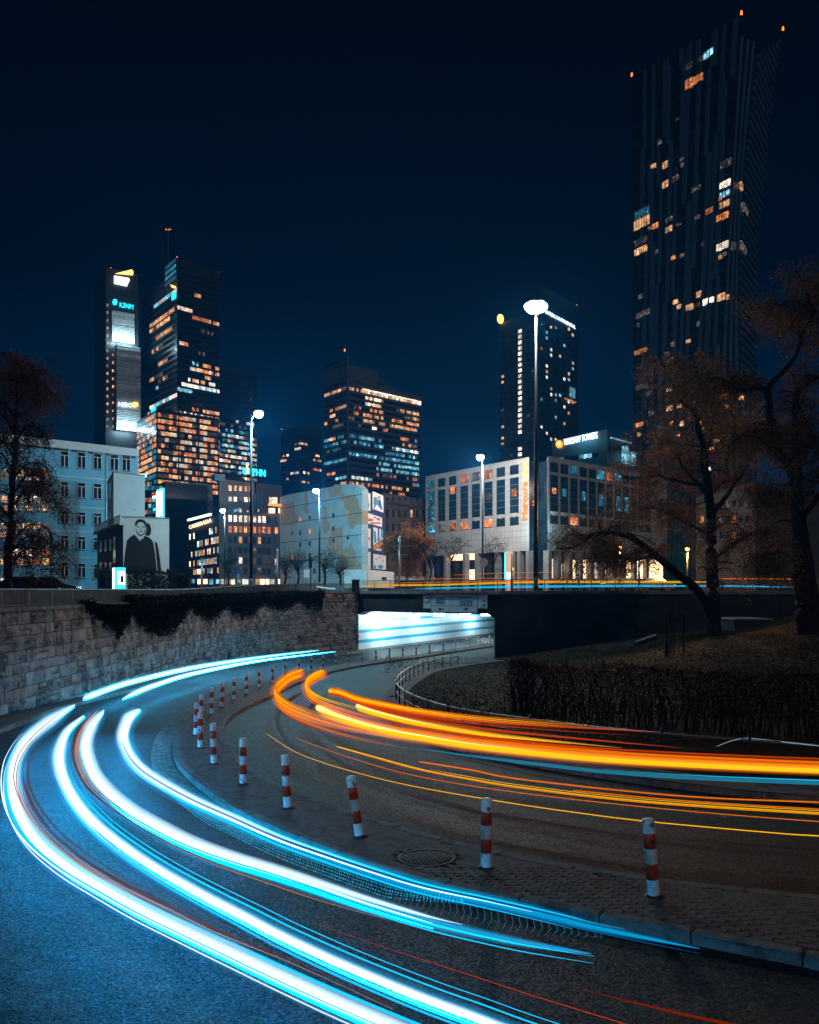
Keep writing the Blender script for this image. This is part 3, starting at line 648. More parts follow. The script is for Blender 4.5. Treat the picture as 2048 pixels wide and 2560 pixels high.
# bridge railing
br = thing('bridge_railing', 'black bar railing along the bridge edge and the right retaining wall', 'railing', (1, 74, -.1))
path = even([Vector((-4.9, 79.8, 0)), Vector((7.3, 69.75, 0)), Vector((48, 69.5, 0))], .125)
mb = MB(); z0 = TOPZ + .06; z1 = .88
for p in path: mb.box(p.x - .012, p.y - .012, z0 + .1, p.x + .012, p.y + .012, z1)
mb.build('bars', black_metal, br, kind='stuff')
for zz, nm in ((z1, 'handrail'), (z0 + .1, 'bottom_rail')):
    v_, f_ = tube([p + Vector((0, 0, zz)) for p in path[::8] + [path[-1]]], [.03] * (len(path[::8]) + 1), 6); meshobj(nm, v_, f_, rail_metal if nm == 'handrail' else black_metal, br)
for p in path[::16]: b_ = MB(); b_.box(p.x - .03, p.y - .03, z0 - .06, p.x + .03, p.y + .03, z1 + .02); b_.build('post', black_metal, br)
pl = thing('parapet_post', 'short dark pillar where stone wall and bridge railing meet', 'pillar', (-5.2, 79.8, -.2)); b_ = MB(); b_.box(-5.6, 79.5, -.3, -4.9, 80.1, .95); b_.build('shaft', conc_dark, pl)
b_ = MB(); b_.box(-5.66, 79.44, .95, -4.84, 80.16, 1.03); b_.build('cap', concrete, pl)
# overhead sign
sg = thing('road_sign', 'wide white overhead direction sign hung on the bridge beam', 'road sign', fz.pt(.7, -2, .5))
SO = .45
sp_ = fz.pxpanel('board', sign_white, sg, 1086, 1486, 1200, 1530, SO - .08, SO)
for u0, u1, v0, v1, nm in ((1066, 1084, 1487, 1521, 'height_board'), (1202, 1225, 1486, 1521, 'arrow_board')): fz.pxpanel(nm, sign_white, sg, u0, v0, u1, v1, SO - .08, SO - .005)
fz.pxpanel('divider', sign_blue, sg, 1087, 1514.6, 1199, 1515.2, SO, SO + .01); fz.pxpanel('lamp_rail', poster_red, sg, 1062, 1481, 1222, 1483.5, SO - .3, SO + .25)
def ptxt(face, body, m, parent, u, v, wpx=None, hpx=None, off=.02, name='lettering', align='LEFT', ext=.006):
    t_, z_ = face.inv(u, v); y_ = face.pt(t_, z_).y; r_ = face.right(z_); k = abs(r_.x) + .0
    ww = None
    if wpx: t2, _ = face.inv(u + wpx, v); ww = abs(t2 - t_) * face.width(z_)
    return textobj(body, m, parent, face.pt(t_, z_, off), r_, (0, 0, 1), ww, hpx * y_ / F if hpx else None, name, ext, align)
ptxt(fz, 'ZŁOTE', sign_blue, sg, 1098, 1501.5, 20, 7, SO + .02); ptxt(fz, 'TARASY', sign_blue, sg, 1096, 1509.5, 25, 7, SO + .02)
ptxt(fz, 'Dworzec', sign_blue, sg, 1156, 1496, 30, 7, SO + .02); ptxt(fz, 'Centralny', sign_blue, sg, 1154, 1505, 35, 8, SO + .02); ptxt(fz, 'TAXI BUS', sign_blue, sg, 1156, 1513.5, 32, 6.5, SO + .02)
fz.poly('left_arrow', sign_blue, sg, [(1103, 1522.5), (1109, 1518.5), (1109, 1521), (1116, 1521), (1116, 1524), (1109, 1524), (1109, 1526.5)], SO, SO + .015)
fz.poly('right_arrow', sign_blue, sg, [(1179, 1522.5), (1173, 1526.5), (1173, 1524), (1166, 1524), (1166, 1521), (1173, 1521), (1173, 1518.5)], SO, SO + .015)
fz.poly('prohibition_ring', sign_red, sg, [(1073.5 + 8 * math.cos(a * .5236), 1501 + 8 * math.sin(a * .5236)) for a in range(12)], SO, SO + .02)
fz.poly('prohibition_disc', sign_white, sg, [(1073.5 + 6 * math.cos(a * .5236), 1501 + 6 * math.sin(a * .5236)) for a in range(12)], SO + .01, SO + .03)
ptxt(fz, '3,1m', trim_dark, sg, 1069.3, 1503.2, 8.5, 4, SO + .035)
fz.poly('turn_arrow', trim_dark, sg, [(1210, 1520), (1213, 1515), (1217, 1512), (1216, 1510.5), (1221, 1511), (1219, 1516), (1218, 1514), (1214, 1516), (1213, 1520)], SO, SO + .012)
fz.poly('turn_arrow', trim_dark, sg, [(1214, 1503), (1214, 1499), (1217, 1499), (1219, 1503), (1221, 1502), (1220, 1507), (1216, 1505), (1218, 1504), (1216.5, 1501), (1215.5, 1503)], SO, SO + .012)

# ------------------------------------------------------------------ bollards on the island
BOL = [(1635, 2243, 1621), (1215, 2172, 1217), (899, 2093, 876), (719, 2022, 712), (608, 1962, 608), (535, 1911, 532), (501, 1871, 501), (490, 1839, 492), (504, 1811, 504), (529, 1786, 529), (555, 1769.5, 555), (585.5, 1751.5, 585.5),
       (617, 1735.6, 617), (649, 1721, 649), (681.6, 1710, 681.6), (714, 1699, 713), (747, 1690, 747), (779, 1681, 779), (808, 1675, 808), (840, 1670, 839), (870, 1663.5, 870), (904.5, 1658, 904), (940, 1653, 939), (974, 1648.6, 974), (1007, 1645, 1007),
       (1041, 1640, 1041), (1074, 1635, 1074), (1108, 1628, 1108), (1138, 1623, 1138), (1167, 1618, 1167), (1197, 1612.6, 1197), (1225, 1609.5, 1225)]
def lathe(name, prof, m, n=20):
    V = []; Fc = []
    for r_, z in prof:
        for i in range(n): a = 2 * math.pi * i / n; V.append((r_ * math.cos(a), r_ * math.sin(a), z))
    for j in range(len(prof) - 1):
        for i in range(n): Fc.append((j * n + i, j * n + (i + 1) % n, (j + 1) * n + (i + 1) % n, (j + 1) * n + i))
    Fc.append(tuple(range((len(prof) - 1) * n, len(prof) * n)))
    me = bpy.data.meshes.new(name); me.from_pydata(V, [], Fc); me.materials.append(m)
    for q in me.polygons: q.use_smooth = len(q.vertices) == 4
    return me
br_ = .069
m_post = lathe('bollard_post', [(br_, -.12), (br_, .62), (br_ - .001, .88), (br_ - .006, .893), (br_ - .02, .90), (.0005, .902)], white_paint)
m_b1 = lathe('bollard_band_low', [(br_, .208), (br_ + .002, .21), (br_ + .002, .385), (br_, .387)], red_paint)
m_b2 = lathe('bollard_band_high', [(br_, .563), (br_ + .002, .565), (br_ + .002, .735), (br_, .737)], red_paint)
m_col = lathe('bollard_collar', [(.12, -.01), (.12, .012), (.075, .018), (.072, .03)], iron)
NTH = 'first second third fourth fifth sixth seventh eighth ninth tenth eleventh twelfth thirteenth fourteenth fifteenth sixteenth seventeenth eighteenth nineteenth twentieth twenty-first twenty-second twenty-third twenty-fourth twenty-fifth twenty-sixth twenty-seventh twenty-eighth twenty-ninth thirtieth thirty-first thirty-second'.split()
first = None
for i, (u, v, ut) in enumerate(BOL):
    p = hit(u, v - 1, .12); t_ = thing('bollard', 'placeholder', 'bollard', p, 'striped bollards along the island')
    extra = ' leaning to the left' if i in (2,) else (' leaning slightly' if i in (0, 3) else '')
    t_['label'] = f'striped bollard{extra}, {NTH[i]} along the island from the camera'
    t_.rotation_euler = (R.uniform(-.025, .025), math.atan((ut - u) / F * p.y / .9) if i < 8 else R.uniform(-.03, .03), R.uniform(0, 6))
    if i < 8: t_.rotation_euler[2] = 0
    for nm, me in (('post', m_post), ('red_band', m_b1), ('red_band', m_b2), ('collar', m_col)):
        o = link(bpy.data.objects.new(nm, me)); o.parent = t_
# manhole cover
mh = thing('manhole_cover', 'round cast iron manhole cover set in the island paving', 'manhole cover', (man.x, man.y, road_z(man.y) + .12))
o = link(bpy.data.objects.new('rim', lathe('manhole_rim', [(.40, -.04), (.40, .006), (.355, .008), (.35, -.006)], iron, 32))); o.parent = mh
o = link(bpy.data.objects.new('lid', lathe('manhole_lid', [(.345, -.05), (.345, .0), (.0005, .0)], iron, 32))); o.parent = mh
b_ = MB()
for i in range(-6, 7):
    for j in range(-6, 7):
        x, y = i * .05, j * .05
        if x * x + y * y < .1: b_.box(x - .015, y - .015, -.001, x + .015, y + .015, .007)
o = b_.build('grip_studs', iron, None, kind='stuff'); o.parent = mh
mh.rotation_euler = (-math.atan(.037), 0, .3)
# low black fence on the verge
fence = thing('verge_fence', 'low black fence with a steel top rail curving along the grass verge', 'fence', (0, 40, -4.7))
fpx = [(1146, 1663), (1076, 1677), (1027, 1698), (1000, 1720), (990, 1740), (996, 1757), (1020, 1779), (1070, 1805), (1150, 1832), (1260, 1852), (1375, 1872), (1513, 1892), (1684, 1912), (1873, 1930), (2100, 1952), (2400, 1985)]
FP = even(catmull([hit(u, v, .02, lawn_z) for u, v in fpx], 160), 1.75)
for p in FP: b_ = MB(); b_.cyl((p.x, p.y, p.z - .1), (p.x, p.y, p.z + .78), .032, n=8); b_.build('post', black_metal, fence, True)
FP2 = even(catmull([p + Vector((0, 0, .66)) for p in FP], 200), .3)
v_, f_ = tube(FP2, [.03] * len(FP2), 8); meshobj('top_rail', v_, f_, steel, fence, True)
v_, f_ = tube([p - Vector((0, 0, .33)) for p in FP2], [.018] * len(FP2), 6); meshobj('lower_rail', v_, f_, black_metal, fence, True)

# ------------------------------------------------------------------ streaks of light above the carriageways
def path_px(pts, h, n=90): return catmull([hit(u, v, h) for u, v in pts], n)
def strand(name, P, wpx, m, parent, off=(0, 0), taper=(.06, .06), sq=1.0, n=8, rng=(0, 1)):
    """one tube of light along P; wpx its width in frame pixels (start, end); off = sideways, up in metres"""
    if name == 'halo' and taper:
        for k in (.42, .48, .56, .66, .80): strand('inner_halo', P, (wpx[0] * k, wpx[1] * k), m, parent, off, taper, sq, n, rng)
    if name == 'pale_core' and m is T_soft:      # a soft-edged band: nested shells that add up
        for k in (.25, .42, .58, .74, .90, 1.05, 1.2): strand('pale_shell', P, (wpx[0] * k, wpx[1] * k), V_wh, parent, off, taper, sq, n, rng)
        return
    if name == 'soft':      # soft-edged amber band
        for k in (.35, .55, .75, .95, 1.15): strand('soft_shell', P, (wpx[0] * k, wpx[1] * k), m, parent, off, taper, sq, n, rng)
        return
    if name == 'core':      # hot underside that throws the blue light on the road
        strand('underside', P, (wpx[0] * .55, wpx[1] * .5), T_under if m is T_core else T_under2, parent, (off[0], off[1] - lerp(.045, .05, .5)), taper, sq, n, rng)
    a, b = int(rng[0] * (len(P) - 1)), int(rng[1] * (len(P) - 1)); Q = []; rr = []
    for i in range(a, b + 1):
        p = P[i]; d = P[min(i + 1, len(P) - 1)] - P[max(0, i - 1)]; s = Vector((-d.y, d.x, 0)).normalized(); f_ = (i - a) / max(1, b - a)
        Q.append(p + s * off[0] + Vector((0, 0, off[1]))); r_ = lerp(wpx[0], wpx[1], f_) / 2 / F * p.y
        k = min(1, (f_ + .004) / max(1e-4, taper[0]), (1.004 - f_) / max(1e-4, taper[1])); rr.append(max(.0012, r_ * max(0, min(1, k)) ** .8))
    v_, f2 = tube(Q, rr, n, sq); return meshobj(name, v_, f2, m, parent, True)
def trail(label, group, P): return thing('light_trail', label, 'light trail', P[len(P) // 2], group)
HW = 'white headlight streaks on the outer carriageway'; HO = 'taillight streaks on the inner carriageway'
A = path_px([(186, 1764), (122, 1806), (73, 1846), (43, 1893), (32, 1943), (38, 2004), (63, 2065), (107, 2122), (177, 2179), (266, 2232), (367, 2288), (489, 2347), (609, 2404), (700, 2447), (822, 2503), (930, 2550), (1100, 2620), (1350, 2710)], .62)
ta = trail('outermost thick white headlight streak nearest the stone wall, running out at the bottom edge', HW, A)
strand('pale_core', A, (28, 36), T_soft, ta, (0, .02), (.06, .01)); strand('core', A, (17, 22), T_core, ta, taper=(.16, .01)); strand('halo', A, (52, 72), V_cy, ta, taper=(.05, .01))
for o_, z_, w_, m_ in ((-.10, .03, 6, T_cy), (.11, .05, 7, T_cy), (.17, .09, 3.2, T_core), (.135, .0, 3, T_soft), (-.13, -.05, 4, T_deep)): strand('strand', A, (w_, w_ * 1.2), m_, ta, (o_ * -1, z_), (.2, .01), rng=(.12, 1))
A2 = path_px([(188, 1767), (120, 1822), (70, 1879), (52, 1935), (62, 1992), (106, 2065), (184, 2138), (285, 2203), (407, 2264), (548, 2333), (700, 2394), (850, 2460), (980, 2520)], .75)
ta2 = trail('thin tan marker streak hugging the inside of the outermost white streak', HW, A2)
for k in range(7): strand('strand', A2, (R.uniform(1.5, 4), R.uniform(2, 4)), T_tan if k < 4 else T_brown, ta2, (-.10 + k * .035, R.uniform(-.05, .06)), (.1, .5), rng=(0 if k < 2 else R.uniform(.1, .3), 1 if k > 2 else .8), n=6)
B = path_px([(212, 1790), (172, 1828), (153, 1875), (153, 1919), (170, 1968), (203, 2021), (252, 2073), (325, 2130), (406, 2183), (507, 2240), (609, 2293), (700, 2341), (822, 2399), (944, 2452), (1065, 2501), (1187, 2546), (1330, 2600), (1600, 2690)], .62)
tb = trail('second white headlight streak from the wall, with a dotted cyan band on its inner side', HW, B)
strand('core', B, (16, 19), T_core, tb, taper=(.2, .01)); strand('pale_core', B, (28, 26), T_soft, tb, (-.03, .02), (.12, .01)); strand('halo', B, (52, 60), V_cy, tb, taper=(.1, .01))
for o_, z_, w_, m_ in ((-.12, .04, 4, T_cy), (.11, -.02, 5, T_cy), (-.17, .06, 2, T_cy)): strand('strand', B, (w_, w_), m_, tb, (-o_, z_), (.2, .01), rng=(.2, 1))
def dots(P, rows, rng, parent, name, m, along, sidef, size, comb=None):
    Q = even(P[int(rng[0] * (len(P) - 1)):int(rng[1] * (len(P) - 1)) + 1], along); mb = MB()
    for i, p in enumerate(Q):
        d = Q[min(i + 1, len(Q) - 1)] - Q[max(0, i - 1)]; s = Vector((d.y, -d.x, 0)).normalized(); f_ = i / len(Q)
        gr = min(1, f_ / .3, (1 - f_) / .15 + .1)
        if comb:
            a = p + s * comb[0] + Vector((0, 0, comb[1])) + d * (.2); b = p + s * comb[0] * 1.05 + Vector((0, 0, comb[1] - comb[2] * gr)); mid = (a + b) / 2 + d * .25
            for q0, q1, r0, r1 in ((a, mid, size, size * .8), (mid, b, size * .8, size * .15)): mb.cyl(q0, q1, r0, r1, 4, False)
        else:
            for r_ in range(rows):
                c_ = p + s * (sidef[0] + r_ * sidef[1] * gr) + Vector((0, 0, sidef[2] + r_ * sidef[3] * gr)) + d * (.5 * (r_ % 2)); z = size * R.uniform(.6, 1.2)
                mb.add([c_ + Vector(q) * z for q in ((1, 0, 0), (-1, 0, 0), (0, 1, 0), (0, -1, 0), (0, 0, 1), (0, 0, -1))], [(0, 2, 4), (2, 1, 4), (1, 3, 4), (3, 0, 4), (2, 0, 5), (1, 2, 5), (3, 1, 5), (0, 3, 5)])
    return mb.build(name, m, parent, kind='stuff')
dots(B, 6, (.35, 1), tb, 'led_flicker', T_dot, .035, (.09, .022, .03, .012), .0085)
C = path_px([(258, 1779), (228, 1818), (213, 1862), (219, 1903), (239, 1948), (276, 1992), (325, 2033), (386, 2069), (467, 2110), (568, 2148), (700, 2188), (801, 2221), (903, 2255), (1025, 2292), (1106, 2314), (1268, 2350), (1390, 2371), (1480, 2385)], .62)
tcn = trail('third white headlight streak from the wall, fading out in the foreground road', HW, C)
strand('core', C, (18, 16), T_core, tcn, taper=(.15, .5), rng=(0, .82)); strand('pale_core', C, (29, 34), T_soft, tcn, (.02, .04), (.09, .5), rng=(0, .85)); strand('halo', C, (50, 56), V_cy, tcn, taper=(.05, .3))
for o_, z_, w_, m_, r_ in ((-.1, -.06, 6, T_cy, 1), (-.06, -.1, 5, T_cy, 1), (-.14, -.08, 3, T_deep, 1), (.1, .04, 4, T_cy, .8)): strand('strand', C, (w_, w_), m_, tcn, (-o_, z_), (.2, .3), rng=(.1, r_))
C2 = path_px([(243, 1777), (203, 1822), (189, 1870), (195, 1911), (219, 1960), (264, 2004), (325, 2047), (406, 2096), (528, 2152), (700, 2213), (820, 2252), (960, 2290)], .72)
tc2 = trail('thin tan marker streak along the outside of the third white streak', HW, C2)
for k in range(5): strand('strand', C2, (R.uniform(2, 4), R.uniform(2, 5)), T_tan if k < 3 else T_brown, tc2, (.06 - k * .03, R.uniform(-.04, .04)), (.06, .6), n=6, rng=(0, 1 if k > 1 else .6))
D = path_px([(351, 1775), (325, 1797), (311, 1830), (312, 1858), (329, 1895), (357, 1927), (406, 1960), (487, 2004), (588, 2049), (700, 2099), (822, 2143), (944, 2184), (1065, 2221), (1228, 2256), (1400, 2296), (1473, 2315), (1600, 2342), (1750, 2372)], .62)
td = trail('innermost white headlight streak beside the island, with a comb of blue flicker marks', HW, D)
strand('core', D, (19, 13), T_core, td, taper=(.14, .5), rng=(0, .80)); strand('pale_core', D, (29, 22), T_soft, td, (-.03, .03), (.09, .5), rng=(0, .74)); strand('halo', D, (48, 50), V_cy, td, taper=(.05, .3))
for o_, z_, w_, m_, r_ in ((.08, -.03, 6, T_cy, .86), (-.09, .0, 5, T_cy, .93), (.0, -.04, 9, T_deep, 1), (.05, .04, 7, T_deep, 1)): strand('strand', D, (w_, w_), m_, td, (-o_, z_), (.2, .4), rng=(.1, r_))
dots(D, 1, (.42, .90), td, 'led_flicker', T_blu, .075, None, .0034, comb=(.05, -.03, .20))
dots(D, 6, (.36, .75), td, 'led_flicker', T_dot, .04, (.07, .012, .0, -.03), .007)
E = path_px([(209, 1746), (330, 1705), (496, 1667), (661, 1642), (798, 1625)], .62, 60)
te = trail('upper of two white headlight streaks along the foot of the stone wall', HW, E); strand('pale_core', E, (15, 5), T_soft, te, (0, 0), (.02, .5)); strand('core', E, (9, 3), T_far, te, taper=(.03, .5)); strand('halo', E, (30, 8), V_cy, te, taper=(.02, .4)); strand('strand', E, (4, 2), T_cy, te, (.15, .06), (.1, .3))
G = path_px([(306, 1747), (385, 1714), (496, 1681), (661, 1650), (840, 1628)], .62, 60)
tg = trail('lower of two white headlight streaks along the foot of the stone wall', HW, G); strand('pale_core', G, (14, 5), T_soft, tg, (0, 0), (.12, .4)); strand('core', G, (8, 3), T_far, tg, taper=(.15, .4)); strand('halo', G, (28, 8), V_cy, tg, taper=(.1, .4))
# tail lights
O1 = path_px([(760, 1682), (727, 1692), (700, 1712), (689, 1729), (697, 1752), (724, 1773), (773, 1794), (833, 1813), (893, 1828), (975, 1843), (1056, 1856), (1178, 1871), (1350, 1887), (1517, 1900), (1734, 1911), (2048, 1924), (2400, 1936)], .78)
to = trail('broad lower orange taillight streak sweeping from the island to the right edge', HO, O1)
for k in range(11):
    z = -.22 + k * .042; m_ = [T_red, T_or, T_or, T_yel, T_or, T_or, T_yel, T_or, T_yel, T_yel, T_or][k]
    strand('strand', O1, (R.uniform(3.5, 5.5), R.uniform(2, 3.5)), m_, to, (R.uniform(-.02, .02), z), (.05, .5), rng=(R.uniform(0, .03), R.uniform(.42, .6)))
O1b = path_px([(792, 1767), (833, 1786), (893, 1806), (975, 1826), (1056, 1840), (1178, 1859), (1350, 1878), (1517, 1893), (1734, 1906), (2048, 1920), (2400, 1932)], .9)
strand('hot_core', O1b, (15, 4), T_hot, to, taper=(.02, .6), rng=(0, .6)); strand('strand', O1b, (15, 10), T_yel, to, (0, -.05), (.06, .01)); strand('strand', O1b, (5, 6), T_or, to, (0, .09), (.1, .01), rng=(.3, 1)); strand('strand', O1b, (3, 4), T_red, to, (0, .15), (.2, .01), rng=(.4, 1)); strand('halo', O1b, (50, 40), V_or, to, taper=(.1, .1))
strand('soft', O1, (34, 16), V_or, to, (0, 0), (.05, .4), rng=(0, .6)); strand('soft', O1b, (30, 22), V_ye, to, (0, -.03), (.05, .02))
O2 = path_px([(815, 1682), (784, 1696), (767, 1712), (767, 1728), (781, 1745), (813, 1762), (874, 1781), (950, 1800), (1040, 1818), (1150, 1833), (1300, 1850), (1480, 1866)], .78)
to2 = trail('second orange taillight streak starting by the far bollards', HO, O2)
for k in range(9): strand('strand', O2, (R.uniform(4, 6), R.uniform(2, 4)), [T_or, T_red, T_or, T_yel, T_or, T_yel, T_or, T_yel, T_yel][k], to2, (R.uniform(-.02, .02), -.15 + k * .042), (.05, .5), rng=(R.uniform(0, .04), R.uniform(.45, .68)))
O2b = path_px([(891, 1764), (934, 1779), (1015, 1799), (1096, 1814), (1218, 1833), (1340, 1846), (1500, 1862), (1700, 1880)], .9)
strand('hot_core', O2b, (12, 3), T_hot, to2, taper=(.03, .6), rng=(0, .5)); strand('strand', O2b, (14, 6), T_yel, to2, (0, -.04), (.05, .4), rng=(0, .8)); strand('strand', O2b, (5, 8), T_red, to2, (0, -.1), (.05, .4)); strand('strand', O2b, (5, 8), T_red, to2, (0, .08), (.05, .4))
strand('soft', O2, (30, 14), V_or, to2, (0, .02), (.05, .4), rng=(0, .65)); strand('soft', O2b, (24, 12), V_ye, to2, (0, -.02), (.05, .5), rng=(0, .9))
O3 = path_px([(822, 1729), (853, 1735), (893, 1751), (954, 1765), (1056, 1784), (1178, 1800), (1350, 1814), (1500, 1824), (1640, 1832)], .95)
to3 = trail('uppermost orange taillight streak fading out before the dark hedge', HO, O3)
for k in range(6): strand('strand', O3, (R.uniform(3.5, 5), R.uniform(3, 4)), [T_or, T_red, T_or, T_yel, T_yel, T_or][k] if k else T_red, to3, (0, -.08 + k * .038), (.02, .55), rng=(R.uniform(0, .02), R.uniform(.75, 1)))
strand('soft', O3, (24, 16), V_or, to3, (0, .02), (.04, .6)); strand('hot_core', O3, (9, 3), T_yel, to3, (0, .03), (.02, .6), rng=(0, .5))
for i, (pts, h, w_, m_, lab) in enumerate((
    ([(662, 1831), (731, 1876), (812, 1908), (934, 1943), (1056, 1970), (1247, 2003), (1400, 2026), (1603, 2052), (1907, 2080), (2048, 2090), (2400, 2108)], .55, (1, 3.2), T_yel, 'lowest thin amber light streak crossing the right carriageway behind the nearest bollard'),
    ([(841, 1866), (934, 1892), (1056, 1925), (1178, 1949), (1300, 1969), (1604, 2004), (2048, 2034), (2400, 2052)], .6, (3, 7), T_yel, 'thickest of the thin amber light streaks in the middle of the right carriageway'),
    ([(1046, 1904), (1178, 1925), (1300, 1948), (1690, 1989), (2048, 2006), (2400, 2020)], .65, (3.5, 4), T_or, 'highest of the thin amber light streaks on the right carriageway'),
    ([(740, 1846), (893, 1900), (1056, 1943), (1300, 1982), (1647, 2021), (2048, 2054), (2400, 2074)], .55, (1, 2.6), T_or, 'second lowest thin amber light streak on the right carriageway'),
    ([(1432, 1976), (1700, 2001), (2048, 2023), (2400, 2040)], .6, (3, 3), T_or, 'short thin amber streak starting between two longer ones at the right'))):
    P = path_px(pts, h); t_ = trail(lab, HO, P); strand('strand', P, w_, m_, t_, taper=(.02, .01), n=6)
    if i == 1: strand('strand', P, (2, 3), T_or, t_, (-.1, .02), (.1, .01), n=6, rng=(.05, 1)); strand('strand', P, (1, 2), T_yel, t_, (.12, .01), (.1, .01), n=6, rng=(.3, 1))
P = path_px([(1036, 1870), (1178, 1890), (1350, 1911), (1517, 1930), (1734, 1945), (2048, 1958), (2400, 1970)], .3); t_ = trail('dim cyan light streak just below the broad orange streak', HO, P)
strand('strand', P, (8, 10), T_blu, t_, taper=(.3, .01)); strand('strand', P, (1, 3), T_cy, t_, (0, .05), (.5, .01), n=6, rng=(.5, 1))
P = path_px([(781, 2306), (944, 2363), (1106, 2415), (1300, 2479), (1400, 2510), (1569, 2562), (1750, 2615)], .5); t_ = trail('hair-thin red light streak across the dark foreground road', HW, P); strand('strand', P, (1, 2.4), T_red, t_, taper=(.3, .01), n=6)
P = path_px([(1440, 2470), (1560, 2500), (1700, 2534), (1850, 2566)], .5); t_ = trail('faint dark red light streak in the lower right corner of the road', HW, P); strand('strand', P, (3, 8), T_dred, t_, taper=(.5, .01), n=6)
P = catmull([hit(u, v, .7, lawn_z) for u, v in ((1790, 1867), (1830, 1852), (1870, 1846), (1950, 1854), (2060, 1866))], 40); t_ = trail('thin white squiggle of light below the dark hedge', 'reflections above the verge', P); strand('strand', P, (1.5, 3), T_line, t_, n=6)
# traffic on the upper street
UP = 'light streaks on the upper street'
for lab, pts, w_, m_ in (
    ('thick amber light streak behind the bridge railing', [(870, 1466, 88), (1000, 1463, 90), (1100, 1462, 90), (1300, 1456, 86), (1480, 1455, 84), (1650, 1455, 84), (1800, 1455, 84)], 5.5, T_yel),
    ('amber light streak above the thick one behind the bridge railing', [(960, 1458, 96), (1120, 1455, 96), (1330, 1451, 92), (1700, 1449, 92)], 2.6, T_or),
    ('thin orange streak at bus-light height before the hotel', [(1130, 1438, 96), (1250, 1433, 95), (1400, 1431, 95)], 1.3, T_or),
    ('thin lower orange streak before the hotel entrance', [(1060, 1447, 98), (1200, 1446, 97), (1345, 1444, 96)], 1.2, T_or),
    ('long cyan light streak low behind the bridge railing', [(1035, 1471, 82), (1150, 1469.5, 81), (1300, 1468, 80), (1500, 1466, 78), (1800, 1465, 78), (1990, 1468, 78)], 3.6, T_cy),
    ('second cyan light streak close above the bridge edge', [(1180, 1466, 84), (1400, 1464, 82), (1650, 1463, 80)], 1.8, T_cy),
    ('white glare streak above the ivy on the street', [(790, 1466, 82), (815, 1470, 82), (840, 1472, 82)], 4, T_far),
    ('red light streak on the street under the park trees', [(1800, 1447, 90), (1900, 1447, 90), (2000, 1448, 90)], 3, T_or)):
    P = catmull([pxp(*q) for q in pts], 40); t_ = trail(lab, UP, P); strand('strand', P, (w_, w_), m_, t_, taper=(.1, .1), n=6)

# ------------------------------------------------------------------ buildings
def zpx(v, Y): return (HY - v) / F * Y
def block4(name, m, parent, a, b, depth, z0, z1):
    """box behind the facade line a-b (seen left to right), going back by depth"""
    d = (b - a); n = Vector((-d.y, d.x, 0)).normalized() * depth
    return prism(name, [a, b, b + n, a + n], z0, z1, m, parent)
def beacon_part(parent, p, r=.8, m=beacon, name='beacon'):
    r *= .62; b_ = MB(); b_.cyl((p.x, p.y, p.z), (p.x, p.y, p.z + r * 1.8), r * .6, r * .4, 8); return b_.build(name, m, parent)
def casement(face, parent, uc, v0, v1, wpx, m=None):
    """casement window: dark reveal, pale frame bars, panes"""
    t0, _ = face.inv(uc - wpx / 2, v0); t1, _ = face.inv(uc + wpx / 2, v0); z1 = face.inv(uc, v0)[1]; z0 = face.inv(uc, v1)[1]
    w_ = face.panel('window', glass_dark if m is None else m, parent, t0, t1, z0, z1, -.05, .03)
    W = face.width(); fr = MB(); b = .07 / W; zt = z1 - (z1 - z0) * .27
    for q in ((t0, t0 + b, z0, z1), (t1 - b, t1, z0, z1), (t0 + b, t1 - b, z1 - .07, z1), (t0 + b, t1 - b, z0, z0 + .07), (t0 + b, t1 - b, zt - .04, zt + .04), ((t0 + t1) / 2 - b * .8, (t0 + t1) / 2 + b * .8, z0 + .07, zt - .04)): fr.add(face.boxv(*q, .03, .09), BOXF)
    o = fr.build('frame', plaster_gable, w_); o.matrix_parent_inverse = Matrix()
    sl = face.panel('sill', trim_dark, w_, t0 - b, t1 + b, z0 - .1, z0, 0, .16); sl.matrix_parent_inverse = Matrix()
    return w_
# pale office block at far left
a, b = V2(-110, 111.47), V2(345, 127.80); ow = thing('office_building', 'pale four-storey office building with casement windows behind the reddish tree', 'building', V2(200, 122.12))
f1 = Face(a, b); block4('wall', plaster_cyan_lit, ow, a, b, 16, -2, zpx(1103, 120.70)); f1.panel('cornice', plaster_gable, ow, -.002, 1.002, zpx(1122, 120.70), zpx(1103, 120.70) + .02, -.1, .35)
for k in range(9): f1.panel('frieze_slot', trim_dark, ow, .1 + k * .1, .1 + k * .1 + .085, zpx(1131, 120.70) + .2, zpx(1122, 120.70) - .02, 0, .05)
for v in (1196, 1270, 1331, 1395): f1.panel('string_course', plaster_gable, ow, 0, 1, zpx(v, 122.83), zpx(v, 122.83) + .12, 0, .06)
for uc in (161, 203.5, 243.5, 285.5, 315.6):
    for v0, v1 in ((1130, 1171), (1206, 1245), (1280, 1311), (1341, 1374), (1408, 1444)):
        s_ = (uc - 203) * .06
        if uc > 250 and v0 > 1200: continue
        casement(f1, ow, uc, v0 + s_, v1 + s_, 21)
wi = Wins(ow)
for uc in (-40, -15, 10, 35, 52, 72, 92, 114):
    for v0, v1 in ((1172, 1190), (1192, 1200), (1240, 1256), (1264, 1276), (1308, 1322), (1330, 1342), (1372, 1390), (1396, 1412), (1446, 1468)): wi.px(f1, uc - 8, v0, uc + 8, v1, R.choice([warm, orange, whitew, dim, dim]))
wi.done()
f1.panel('downpipe', steel, ow, f1.inv(266, 1200)[0] - .002, f1.inv(266, 1200)[0] + .002, -1, zpx(1131, 122.83), 0, .12)
